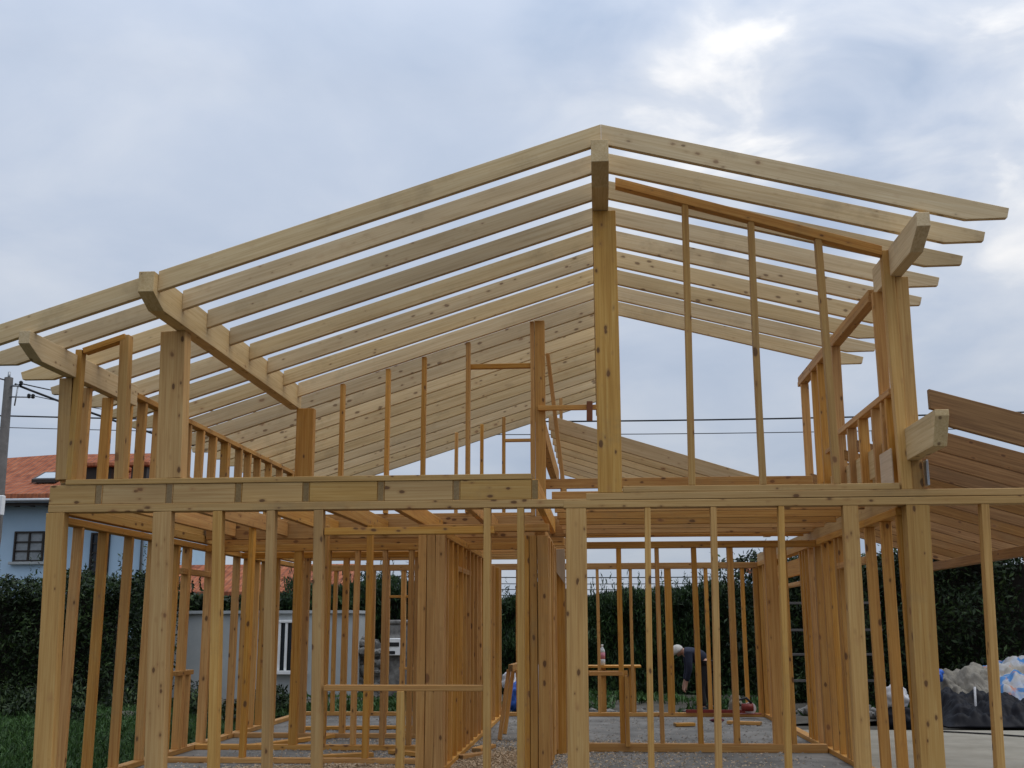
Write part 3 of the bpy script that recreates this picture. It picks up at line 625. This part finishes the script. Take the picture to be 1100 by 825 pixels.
for x0, x1 in ((-16.5, -15.4), (-14.75, -14.25)):
    bm = bmesh.new(); add_box(bm, (x0, 34.25, 5.95), (x1, 36.0, 6.55)); dm = bm_obj('eave_shadow_box', bm, [DARKW], None, NH)  # dark boxes stand in for the shadow under an upper eave
    bm = bmesh.new(); add_box(bm, (x0 - 0.15, 34.0, 6.553), (x1 + 0.15, 36.5, 6.68), 0, 0.02); bm_obj('upper_eave', bm, [TILE], None, dm)
bm = bmesh.new(); add_box(bm, (-14.8, 36.9, 6.6), (-14.25, 37.5, 7.75)); add_box(bm, (-14.87, 36.83, 7.753), (-14.18, 37.57, 7.85)); bm_obj('chimney', bm, [STONE], None, NH)
bm = bmesh.new(); add_tube(bm, [(-27.6, 33.22, 5.40), (-13.45, 33.22, 5.40)], 0.07, 8); gt = bm_obj('gutter', bm, [STEEL], None, NH)
bm = bmesh.new(); add_tube(bm, [(-14.1, 33.24, 5.36), (-14.1, 33.9, 4.9), (-14.1, 33.93, 0.1)], 0.05, 8); bm_obj('downpipe', bm, [STEEL], None, gt)
window(NH, -17.76, 34.0, 3.62, 4.46, 0.86, 2, 3, CURT); window(NH, -15.46, 34.0, 2.7, 4.40, 0.5, 1, 6, DARKG)
window(NH, -21.2, 34.0, 3.62, 4.46, 0.86, 2, 3, CURT)
# low building with a red roof between the hedges
LB = thing('tiled_shed', (-9.2, 31, 0), 'low shed with a salmon red tiled roof beyond the grey outbuilding', 'shed')
bm = bmesh.new(); add_box(bm, (-12.0, 30.4, -0.1), (-6.7, 33.5, 2.45)); bm_obj('wall', bm, [RENDERG], None, LB)
slab_poly('roof', [(-12.3, 30.0, 2.50), (-6.5, 30.0, 2.50), (-6.9, 32.4, 3.35), (-12.3, 32.4, 3.35)], 0.12, TILE, LB)
hedge('clipped green hedge between the outbuilding and the red roofed shed', 'hedge', [(-11.8, 27.6), (-5.6, 27.4)], 2.35, 1.0, 24000, 0.09, LEAF, 0.12, 2)
# grey outbuilding with barred window
OB = thing('outbuilding', (-7.5, 25.0, 0), 'low grey rendered outbuilding with a white barred window', 'outbuilding')
bm = bmesh.new(); add_box(bm, (-9.55, 25.0, -0.1), (-5.45, 26.7, 1.86)); add_box(bm, (-9.62, 24.93, 1.863), (-5.40, 26.77, 1.93)); bm_obj('wall', bm, [RENDERG], None, OB)
bm = bmesh.new()
for a_, b_ in (((-7.24, 24.90, 0.63), (-7.17, 25.02, 1.72)), ((-6.55, 24.90, 0.63), (-6.48, 25.02, 1.72)), ((-7.17, 24.902, 1.66), (-6.55, 25.02, 1.72)), ((-7.27, 24.84, 0.55), (-6.45, 25.02, 0.627))): add_box(bm, a_, b_, 0, 0.006)
wf = bm_obj('window', bm, [WHITE], None, OB)
bm = bmesh.new(); add_box(bm, (-7.165, 24.985, 0.632), (-6.555, 24.996, 1.655)); bm_obj('pane', bm, [DARKG], None, wf)
for i in range(4):
    bm = bmesh.new(); x = -7.17 + 0.62 * (i + 0.5) / 4; add_box(bm, (x - 0.028, 24.915, 0.632), (x + 0.028, 24.94, 1.655)); bm_obj('bar', bm, [WHITE], None, wf)
# white downpipe on the outbuilding's side
FH = thing('far_house', (5.6, 33, 0), 'far small white house with a red roof glimpsed through the right wall', 'house')
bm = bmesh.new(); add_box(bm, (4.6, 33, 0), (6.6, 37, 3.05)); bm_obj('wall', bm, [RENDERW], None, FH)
slab_poly('roof', [(4.4, 32.7, 3.02), (5.42, 32.7, 3.02), (5.35, 35, 3.35), (4.4, 35, 3.35)], 0.12, TILE, FH)

# dry stone wall + pillar with white meter box
def rocks(name, par, boxes, n, size, mat):
    bm = bmesh.new()
    for _ in range(n):
        b = random.choice(boxes); c = Vector([random.uniform(b[0][i], b[1][i]) for i in range(3)])
        r = random.uniform(*size); v0 = len(bm.verts)
        g_ = bmesh.ops.create_icosphere(bm, subdivisions=1, radius=r); sc = Vector((random.uniform(0.9, 1.5), random.uniform(0.7, 1.2), random.uniform(0.55, 0.9)))
        for v in g_['verts']: v.co = Vector((v.co.x * sc.x, v.co.y * sc.y, v.co.z * sc.z)) * (1 + 0.3 * noise.noise(v.co * 9 + c * 3)) + c
    return bm_obj(name, bm, [mat], None, par)
SW = thing('stone_wall', (-5.2, 26, 0), 'rough dry stone wall end beside the grey outbuilding', 'stone wall')
rocks('stones', SW, [((-5.75, 25.7, 0.0), (-4.95, 26.2, 1.28))], 190, (0.07, 0.15), STONE)
bm = bmesh.new(); add_box(bm, (-5.72, 25.85, 0), (-4.98, 26.15, 1.2)); bm_obj('core', bm, [STONE], None, SW)
GP = thing('gate_pillar', (-4.62, 26.1, 0), 'grey stone gate pillar standing at the end of the stone wall', 'pillar')
bm = bmesh.new(); add_box(bm, (-4.86, 25.9, 0), (-4.36, 26.3, 1.62), 0, 0.03); add_box(bm, (-4.90, 25.86, 1.623), (-4.32, 26.34, 1.72), 0, 0.03); bm_obj('shaft', bm, [STONE], None, GP)
MB = thing('meter_box', (-4.67, 25.82, 0.9), 'white meter box with dark slots fixed to the stone gate pillar', 'meter box')
bm = bmesh.new(); add_box(bm, (-4.83, 25.74, 0.93), (-4.49, 25.895, 1.31), 0, 0.012); bm_obj('body', bm, [WHITE], None, MB)
bm = bmesh.new(); add_box(bm, (-4.80, 25.73, 1.13), (-4.55, 25.738, 1.22)); add_box(bm, (-4.79, 25.73, 0.96), (-4.64, 25.738, 1.03)); bm_obj('slot', bm, [BLACKT], None, MB)

# rail fence seen through the right wall
RF = thing('rail_fence', (4.1, 21.6, 0), 'thin grey post and rail fence behind the right wall', 'fence')
for x in (3.2, 5.1): 
    bm = bmesh.new(); add_box(bm, (x - 0.05, 21.6, 0), (x + 0.05, 21.7, 2.15), 0, 0.008); bm_obj('post', bm, [POLEM], None, RF)
for z in (0.58, 1.05, 1.49, 1.98):
    bm = bmesh.new(); add_box(bm, (3.1, 21.555, z - 0.022), (5.2, 21.597, z + 0.022), 0, 0.004); bm_obj('rail', bm, [POLEM], None, RF)

# utility pole and cables
UP = thing('utility_pole', (-16.68, 30, 0), 'weathered wooden utility pole rising beside the white rendered house', 'utility pole')
bm = bmesh.new(); add_tube(bm, [(-16.68, 30, 0), (-16.66, 30, 4), (-16.72, 30, 8.55)], 0.17, 10, r1=0.12); bm_obj('pole', bm, [POLEM], None, UP)
bm = bmesh.new(); add_tube(bm, [(-16.72, 30, 8.5), (-16.72, 30, 8.72)], 0.04, 8); add_tube(bm, [(-16.6, 29.95, 8.3), (-16.35, 29.95, 8.3)], 0.03, 6); add_tube(bm, [(-16.6, 29.95, 7.98), (-15.95, 29.95, 7.96)], 0.022, 6); add_tube(bm, [(-16.45, 29.95, 7.72), (-16.4, 29.95, 8.3)], 0.02, 6); bm_obj('bracket', bm, [STEEL], None, UP)
for x, z in ((-16.32, 8.36), (-16.05, 7.98), (-15.93, 7.97)):
    bm = bmesh.new(); lathe(bm, [(0.03, 0), (0.06, 0.03), (0.04, 0.06), (0.06, 0.09), (0.03, 0.13)], 10, 0, (x, 29.95, z - 0.05)); bm_obj('insulator', bm, [BLACKT], None, UP)
bm = bmesh.new(); add_box(bm, (-16.75, 29.70, 4.6), (-16.40, 29.86, 5.15), 0, 0.02); bm_obj('junction_box', bm, [WHITE], None, UP)
def cable(label, a, b, sag, r, group='overhead cables'):
    a, b = Vector(a), Vector(b); pts = [a.lerp(b, i / 24) - Vector((0, 0, 4 * sag * (i / 24) * (1 - i / 24))) for i in range(25)]
    bm = bmesh.new(); mid = a.copy()
    add_tube(bm, [p - mid for p in pts], r, 6); o = bm_obj('overhead_cable', bm, [WIREM], Matrix.Translation(mid)); return tag(o, label, 'cable', group)
cable('thick black cable dropping from the utility pole top to the right', (-16.5, 29.95, 8.35), (-7.5, 33, 5.8), 0.25, 0.035)
cable('thin black cable running level from the upper pole bracket', (-16.3, 29.95, 8.36), (-10, 36, 8.6), 0.3, 0.018)
cable('thin cable from the lower insulators of the utility pole', (-15.93, 29.95, 8.0), (-9, 34, 7.6), 0.2, 0.012)
cable('black cable coming down to the pole from the upper left', (-24, 26, 10.6), (-16.7, 29.95, 8.45), 0.15, 0.02)
cable('thicker of the two long level cables behind the roof', (-30, 45, 10.6), (34, 45, 10.3), 0.75, 0.034)
cable('thinner lower of the two long level cables behind the roof', (-30, 45, 10.1), (34, 45, 9.6), 0.7, 0.018)
for i, (z, r, lb) in enumerate(((3.42, 0.022, 'uppermost of the low cables just above the rear hedge'), (3.17, 0.018, 'second of the low cables just above the rear hedge'), (2.95, 0.018, 'third of the low cables just above the rear hedge'), (2.72, 0.016, 'lowest of the low cables, skimming the rear hedge tips'))):
    cable(lb, (-14, 45, z + 0.25), (20, 45, z + 0.3), 0.28, r)

# ------------------------------------------------------------------ objects on the site
# workbench with bottle
WB = thing('workbench', (0.25, 19.75, 0.03), 'rough site workbench of pine planks behind the rear wall plate', 'workbench')
stick(WB, 'tabletop', (-0.75, 19.75, 0.905), (0.68, 19.75, 0.905), 0.45, 0.035, up=(0, 0, 1)); stick(WB, 'apron', (-0.6, 19.54, 0.80), (0.45, 19.54, 0.80), 0.03, 0.09, up=(0, 0, 1))
for x, y in ((0.03, 19.6), (0.53, 19.6), (0.03, 19.9), (0.53, 19.9), (-0.6, 19.6), (-0.6, 19.9)): stick(WB, 'leg', (x, y, 0.02), (x, y, 0.887), 0.11, 0.05, up=(0, 1, 0))
BT = thing('bottle', (0.03, 19.62, 0.923), 'plastic water bottle with a pink label standing on the workbench', 'bottle')
bm = bmesh.new(); lathe(bm, [(0.03, 0), (0.048, 0.012), (0.048, 0.10), (0.045, 0.104), (0.045, 0.216), (0.048, 0.22), (0.042, 0.255), (0.016, 0.305), (0.016, 0.318)], 16, 0, (0.03, 19.62, 0.923)); bm_obj('body', bm, [plain('milky_plastic', (0.62, 0.66, 0.68), 0.15, 0.05)], None, BT)
bm = bmesh.new(); lathe(bm, [(0.0475, 0.106), (0.0475, 0.214)], 16, 0, (0.03, 19.62, 0.923)); bm_obj('label_band', bm, [plain('pink_label', (0.50, 0.20, 0.25), 0.5)], None, BT)
bm = bmesh.new(); lathe(bm, [(0.02, 0.319), (0.02, 0.345)], 12, 0, (0.03, 19.62, 0.923)); bm_obj('cap', bm, [WHITE], None, BT)
# trestle
TR = thing('trestle', (-1.2, 15.4, 0.147), 'splayed wooden trestle standing between the two partition posts', 'trestle')
stick(TR, 'top_rail', (-1.17, 14.95, 1.05), (-1.12, 15.95, 1.05), 0.06, 0.09, up=(0, 0, 1))
for y in (15.05, 15.85):
    for sx in (-1, 1): stick(TR, 'leg', (-1.14 + sx * 0.16 - 0.02, y - 0.04, 0.15), (-1.145 + sx * 0.055, y, 1.03), 0.05, 0.085, up=(0, 1, 0))
# tool box
TB = thing('toolbox', (-0.51, 15.2, 0.147), 'small black toolbox on the slab beside the leaning board', 'toolbox')
bm = bmesh.new(); add_box(bm, (-0.61, 15.1, 0.148), (-0.40, 15.35, 0.235), 0, 0.012); bm_obj('body', bm, [BLACKT], None, TB)
bm = bmesh.new(); add_tube(bm, [(-0.56, 15.22, 0.234), (-0.56, 15.22, 0.27), (-0.45, 15.22, 0.27), (-0.45, 15.22, 0.234)], 0.01, 6); bm_obj('handle', bm, [BLACKT], None, TB)
# bags beyond the trestle
def lump(name, label, cat, c, r, mat, amp=0.35, seed=0.0, group=None):
    bm = bmesh.new(); bmesh.ops.create_icosphere(bm, subdivisions=4, radius=1.0)
    for v in bm.verts:
        d = v.co.normalized(); k = 1 + amp * noise.fractal(d * 1.6 + Vector((seed, 2, 1)), 1.0, 2.0, 4) + 0.06 * noise.noise(d * 7 + Vector((seed, 0, 0)))
        v.co = Vector((d.x * r[0] * k, d.y * r[1] * k, max(d.z * r[2] * k, -r[2] * 0.75)))
    o = bm_obj(name, bm, [mat], Matrix.Translation((c[0], c[1], c[2] + r[2] * 0.75)), smooth=True); return tag(o, label, cat, group)
lump('plastic_bag', 'white plastic bag heaped on the earth behind the trestle', 'bag', (-1.63, 20.6, 0.5), (0.14, 0.14, 0.16), WHITEB, 0.3, 1.0)
lump('plastic_sack', 'bright blue plastic sack on the earth behind the trestle', 'bag', (-1.50, 20.4, 0.12), (0.14, 0.16, 0.26), BLUEP, 0.3, 2.0)
lump('rubble_bag', 'large pale sack standing between the partition and the front post', 'bag', (-0.95, 20.8, 0.08), (0.36, 0.3, 0.48), WHITEB, 0.15, 3.0)
# power saw lying on the rear plate
PS = thing('circular_saw', (2.2, 18.6, 0.21), 'red and white power saw lying near the rear right corner', 'power saw')
bm = bmesh.new(); add_box(bm, (2.12, 18.45, 0.215), (2.5, 18.62, 0.225)); add_tube(bm, [(2.2, 18.5, 0.32), (2.38, 18.5, 0.32)], 0.06, 12); bm_obj('motor', bm, [REDP], None, PS)
bm = bmesh.new(); add_tube(bm, [(2.34, 18.56, 0.30), (2.34, 18.585, 0.30)], 0.095, 18); bm_obj('blade_guard', bm, [WHITE], None, PS)
bm = bmesh.new(); add_tube(bm, [(2.18, 18.5, 0.34), (2.15, 18.5, 0.43), (2.28, 18.5, 0.46), (2.36, 18.5, 0.38)], 0.02, 8); bm_obj('handle', bm, [BLACKT], None, PS)
SLV = stick(None, 'spirit_level', (1.35, 18.82, 0.235), (2.45, 18.82, 0.235), 0.03, 0.05, up=(0, 0, 1), mat=REDP); tag(SLV, 'long red spirit level resting on the rear bottom plate', 'spirit level')
lump('work_glove', 'dark red work glove dropped on the slab near the saw', 'glove', (1.75, 17.9, 0.148), (0.10, 0.06, 0.03), plain('maroon_cloth', (0.12, 0.03, 0.05), 0.8), 0.4, 5.0)
lump('cement_bag', 'small pale cement bag slumped behind the power saw', 'bag', (2.22, 19.5, 0.1), (0.12, 0.14, 0.20), CANVAS, 0.25, 6.0)
# offcuts and sawdust on the floor
offs = [((-2.9, 12.9), 0.7, 0.5, 'pine offcut lying just behind the front left wall opening'), ((-2.2, 13.2), 0.55, -0.6, 'short pine offcut beside the thin stud of the left room'), ((-3.9, 14.5), 1.6, 1.1, 'longest plank lying askew on the left room floor'), ((-3.4, 16.4), 1.9, 0.15, 'long plank lying flat at the back of the left room'), ((-2.3, 16.0), 1.2, 0.7, 'plank crossing the sill at the back of the left room'), ((2.1, 17.4), 0.5, -0.4, 'dark offcut in the right rear corner of the slab'), ((1.2, 17.1), 0.3, 0.3, 'short offcut alone on the right room floor'), ((-1.45, 13.0), 0.4, 0.9, 'pine block at the foot of the dividing wall'), ((-1.4, 13.8), 0.5, 1.3, 'pale plank end leaning along the foot of the dividing wall')]
for (x, y), ln, an, lb in offs:
    d = Vector((math.cos(an), math.sin(an), 0)) * ln / 2
    o = stick(None, 'timber_offcut', Vector((x, y, 0.175)) - d, Vector((x, y, 0.175)) + d, 0.12, 0.045, up=(0, 0, 1)); tag(o, lb, 'offcut', 'timber offcuts on the slab')
n = 9000; pts = np.stack([rng.normal(-1.0, 1.5, n), rng.uniform(10.2, 15, n), np.full(n, 0.155)], 1); pts = pts[(pts[:, 0] > -4.6) & (pts[:, 0] < 2.3)]
pl = rng.normal(size=(9000, 2)); pts = np.vstack([pts, np.stack([-1.15 + 0.28 * pl[:, 0], 12.6 + 0.75 * pl[:, 1], 0.15 + 0.07 * np.exp(-(pl ** 2).sum(1)) * rng.uniform(0, 1, 9000)], 1), np.stack([-2.6 + 0.55 * pl[:, 1], 12.0 + 0.12 * pl[:, 0], 0.15 + 0.05 * np.exp(-(pl ** 2).sum(1)) * rng.uniform(0, 1, 9000)], 1)])
chip = leaves('wood_chips', pts, 0.014, 0.5, 0.15, PLY); tag(chip, 'scattered pale wood chips and shavings on the slab', 'wood chips', kind='stuff')

def gravel(name, label, cat, n, fx, fy, z, r, mat):
    bm = bmesh.new()
    for _ in range(n):
        x, y = fx(), fy(); q = random.uniform(*r); a_ = random.uniform(0, 6.3)
        c = [bm.verts.new((x + q * math.cos(a_ + k * 1.57) * random.uniform(0.7, 1.3), y + q * math.sin(a_ + k * 1.57) * random.uniform(0.7, 1.3), z)) for k in range(4)]
        tp = bm.verts.new((x + q * 0.2, y, z + q * random.uniform(0.5, 1.0)))
        for k in range(4): bm.faces.new((c[k], c[(k + 1) % 4], tp))
    return tag(bm_obj(name, bm, [mat]), label, cat, kind='stuff')
gravel('gravel', 'loose grey gravel and mortar crumbs on the slab between the plates', 'gravel', 4500, lambda: random.uniform(-4.7, 2.5), lambda: 10.6 + 8 * random.random() ** 1.4, 0.144, (0.008, 0.03), SLABS)
pts = []
for _ in range(26):
    cx2, cy2, rr = random.uniform(-12.5, -5.6), random.uniform(18.5, 22.3), random.uniform(0.25, 0.6)
    m_ = int(900 * rr); d_ = rng.normal(size=(m_, 3)); d_ /= np.linalg.norm(d_, axis=1)[:, None]; d_[:, 2] = np.abs(d_[:, 2]) * 1.1
    pts.append(np.array([cx2, cy2, 0.02]) + d_ * rr * rng.uniform(0.5, 1.0, m_)[:, None])
uw = leaves('undergrowth', np.vstack(pts), 0.06, 0.3, 1.4, LEAF); tag(uw, 'dark overgrown weeds at the foot of the left hedge', 'undergrowth', kind='stuff')

# heap on the right: black sheeting, canvas, printed sheet, blue bag
def drape(name, label, cat, x0, x1, y0, y1, hf, mat, n=(110, 66), seed=0.0, th=0.02):
    V, F = [], []; nx, ny = n
    for j in range(ny + 1):
        for i in range(nx + 1):
            u, v_ = i / nx, j / ny; x = x0 + (x1 - x0) * u; y = y0 + (y1 - y0) * v_
            edge = min(1, 6 * min(u, 1 - u, v_ * 1.3, 1 - v_))
            z = hf(u, v_) + 0.20 * noise.fractal(Vector((x * 2.2, y * 2.2, seed)), 1.0, 2.1, 5) * edge + (0.06 * abs(math.sin(x * 7 + y * 3 + seed + 2 * noise.noise(Vector((x, y, seed))))) + 0.05 * (1 - abs(noise.noise(Vector((x * 5.5, y * 5.5, seed + 3)))) * 2)) * edge
            V.append((x + 0.09 * noise.noise(Vector((y * 1.7, x, seed + 4))), y + 0.09 * noise.noise(Vector((x * 1.7, y, seed + 9))), max(z, 0.103)))
    for j in range(ny):
        for i in range(nx):
            k = j * (nx + 1) + i; F.append((k, k + 1, k + nx + 2, k + nx + 1))
    o = mesh_obj(name, V, F, mat, smooth=True); md = o.modifiers.new('solid', 'SOLIDIFY'); md.thickness = th; md.offset = 1
    return tag(o, label, cat)
drape('plastic_sheet', 'crumpled black plastic sheeting at the edge of the paved apron', 'sheeting', 5.05, 7.0, 17.5, 18.8, lambda u, v: 0.10 + 0.40 * math.sin(min(1, v * 1.25) * math.pi * 0.5) * (1 - 0.55 * u) * min(1, 7 * u), BLACKP, seed=1.0)
drape('canvas_sheet', 'dull grey tan canvas dust sheet draped over the rubbish heap', 'sheet', 5.55, 6.5, 18.7, 20.4, lambda u, v: 0.08 + (0.50 + 0.22 * u) * math.sin(min(1, v * 1.5) * math.pi * 0.5) * min(1, 5 * u + 0.1), CANVAS, seed=2.0)
drape('printed_sheet', 'white and blue printed plastic sheet over the right end of the heap', 'sheet', 6.1, 8.2, 18.6, 20.6, lambda u, v: 0.08 + (0.66 + 0.28 * u) * math.sin(min(1, v * 1.5) * math.pi * 0.5) * min(1, 5 * u + 0.1), BAGM, seed=3.0)
lump('plastic_sack', 'bright blue plastic sack caught on the weeds left of the heap', 'bag', (5.52, 19.6, 0.66), (0.13, 0.12, 0.13), BLUEP, 0.35, 8.0)
lump('plastic_bag', 'white plastic bag lying at the foot of the right wall studs', 'bag', (4.45, 18.0, 0.35), (0.20, 0.16, 0.20), WHITEB, 0.3, 9.0)
lump('plastic_bag', 'black rubbish bag slumped beneath the white plastic bag', 'bag', (4.5, 18.0, 0.0), (0.32, 0.26, 0.22), BLACKP, 0.25, 10.0)
bm = bmesh.new(); add_tube(bm, [(5.62, 18.0, 0.1), (5.66, 18.05, 0.66)], 0.018, 8); o = bm_obj('marker_stake', bm, [WHITEB]); tag(o, 'thin white marker stake stuck up beside the black sheeting', 'stake')
bm = bmesh.new(); add_tube(bm, [(4.6 + 0.35 * i, 16.9 - 0.25 * i + 0.1 * math.sin(i), 0.115) for i in range(8)], 0.012, 6); o = bm_obj('power_cord', bm, [BLACKT]); tag(o, 'thin black power cord lying across the pale paved apron', 'cord')
rk = rocks('rubble', None, [((4.9, 19.2, 0.0), (7.6, 21.0, 0.25)), ((3.4, 19.8, 0.0), (5.0, 21.2, 0.15)), ((-3.5, 20, 0.0), (2.0, 21.5, 0.12))], 160, (0.05, 0.14), STONE); tag(rk, 'broken stones scattered over the earth behind the house', 'rubble', kind='stuff')

# ------------------------------------------------------------------ bending worker
def skin(name, verts, edges, radii, mat, parent, M, sub=2):
    me = bpy.data.meshes.new(name); me.from_pydata(verts, edges, []); me.materials.append(mat)
    o = link(bpy.data.objects.new(name, me), M, parent)
    md = o.modifiers.new('skin', 'SKIN'); md.use_smooth_shade = True
    sv = me.skin_vertices[0].data
    for i, r in enumerate(radii): sv[i].radius = (r, r) if isinstance(r, (int, float)) else r
    sv[0].use_root = True
    s = o.modifiers.new('sub', 'SUBSURF'); s.levels = sub; s.render_levels = sub
    return o
PX, PY, PZ = 1.90, 21.0, 0.06
PR = thing('person', (PX - 0.1, PY, PZ), 'worker in dark clothes and a white cap bending down behind the frame', 'person')
SKINM = plain('skin', (0.42, 0.24, 0.17), 0.5, 0.06); CLOTH = plain('dark_blue_cloth', (0.018, 0.022, 0.04), 0.85, 0.2, 8); TROU = plain('dark_trousers', (0.02, 0.017, 0.018), 0.85, 0.2, 8)
Mp = Matrix.Translation((PX, PY, PZ))
V = [(0, 0, 0.86), (-0.16, 0, 0.98), (-0.34, 0, 1.06), (-0.42, 0, 1.07), (-0.50, 0, 1.05), (-0.545, 0, 1.03)]; Ed = [(0, 1), (1, 2), (2, 3), (3, 4), (4, 5)]; Rd = [0.09, 0.10, 0.11, 0.055, 0.095, 0.075]
def addc(start, pts, rad):
    k = start
    for p, r in zip(pts, rad):
        V.append(p); Rd.append(r); Ed.append((k, len(V) - 1)); k = len(V) - 1
    return k
for s in (-1, 1):
    sw = 0.08 * s
    addc(0, [(0, 0.10 * s, 0.82), (-0.05 + sw, 0.11 * s, 0.45), (0.0 + sw, 0.11 * s, 0.09), (-0.15 + sw, 0.12 * s, 0.04)], [0.075, 0.055, 0.042, 0.04])
    h_ = addc(2, [(-0.33, 0.19 * s, 1.02), (-0.32, 0.22 * s, 0.76), (-0.38, 0.18 * s, 0.52), (-0.40, 0.17 * s, 0.45)], [0.065, 0.045, 0.032, 0.034])
    for q in range(4): addc(h_, [(-0.415 - 0.004 * q, (0.155 + 0.02 * q) * s, 0.39), (-0.40, (0.15 + 0.022 * q) * s, 0.345 + 0.008 * abs(q - 1))], [0.010, 0.009])
    addc(h_, [(-0.375, 0.145 * s, 0.42), (-0.38, 0.13 * s, 0.385)], [0.011, 0.009])
skin('body', V, Ed, Rd, SKINM, PR, Mp)
# clothing
V, Ed, Rd = [(0.0, 0, 0.87), (-0.16, 0, 0.99), (-0.34, 0, 1.065), (-0.385, 0, 1.068)], [(0, 1), (1, 2), (2, 3)], [0.152, 0.155, 0.15, 0.085]
for s in (-1, 1): addc(2, [(-0.33, 0.19 * s, 1.02), (-0.32, 0.22 * s, 0.76), (-0.375, 0.185 * s, 0.54)], [0.085, 0.062, 0.048])
skin('jacket', V, Ed, Rd, CLOTH, PR, Mp)
V, Ed, Rd = [(0, 0, 0.88)], [], [0.145]
for s in (-1, 1):
    sw = 0.08 * s
    addc(0, [(0, 0.10 * s, 0.80), (-0.05 + sw, 0.11 * s, 0.45), (0.0 + sw, 0.11 * s, 0.10)], [0.115, 0.085, 0.07])
skin('trousers', V, Ed, Rd, TROU, PR, Mp)
for s in (-1, 1):
    bm = bmesh.new(); bmesh.ops.create_uvsphere(bm, u_segments=14, v_segments=8, radius=1.0)
    for v in bm.verts: v.co = Vector((v.co.x * 0.15 - 0.07 + 0.08 * s, v.co.y * 0.055 + 0.115 * s, max(v.co.z * 0.075, -0.05) + 0.05))
    bm_obj('shoe', bm, [BLACKT], Mp, PR, True)
bm = bmesh.new(); bmesh.ops.create_uvsphere(bm, u_segments=18, v_segments=12, radius=1.0)
ax = Vector((-0.62, 0, 0.78)); cx_ = Vector((-0.505, 0, 1.065))
for v in bm.verts: v.co = cx_ + v.co * 0.118 if v.co.dot(ax) > -0.15 else cx_ + (v.co - ax * (v.co.dot(ax) + 0.15)) * 0.118
f_dir = Vector((-0.75, 0, -0.66))
pk = [bm.verts.new(cx_ + f_dir * 0.09 + Vector((0, y_, 0)) - ax * 0.0) for y_ in (-0.07, 0.07)] + [bm.verts.new(cx_ + f_dir * 0.20 + Vector((0, y_, 0))) for y_ in (0.05, -0.05)]
bm.faces.new(pk); bm_obj('cap', bm, [plain('cap_cotton', (0.50, 0.48, 0.44), 0.9, 0.15, 20)], Mp, PR, True)
bm = bmesh.new(); add_tube(bm, [(-0.585, 0, 1.0), (-0.625, 0, 0.985), (-0.60, 0, 0.965)], 0.014, 6); bm_obj('nose', bm, [SKINM], Mp, PR)
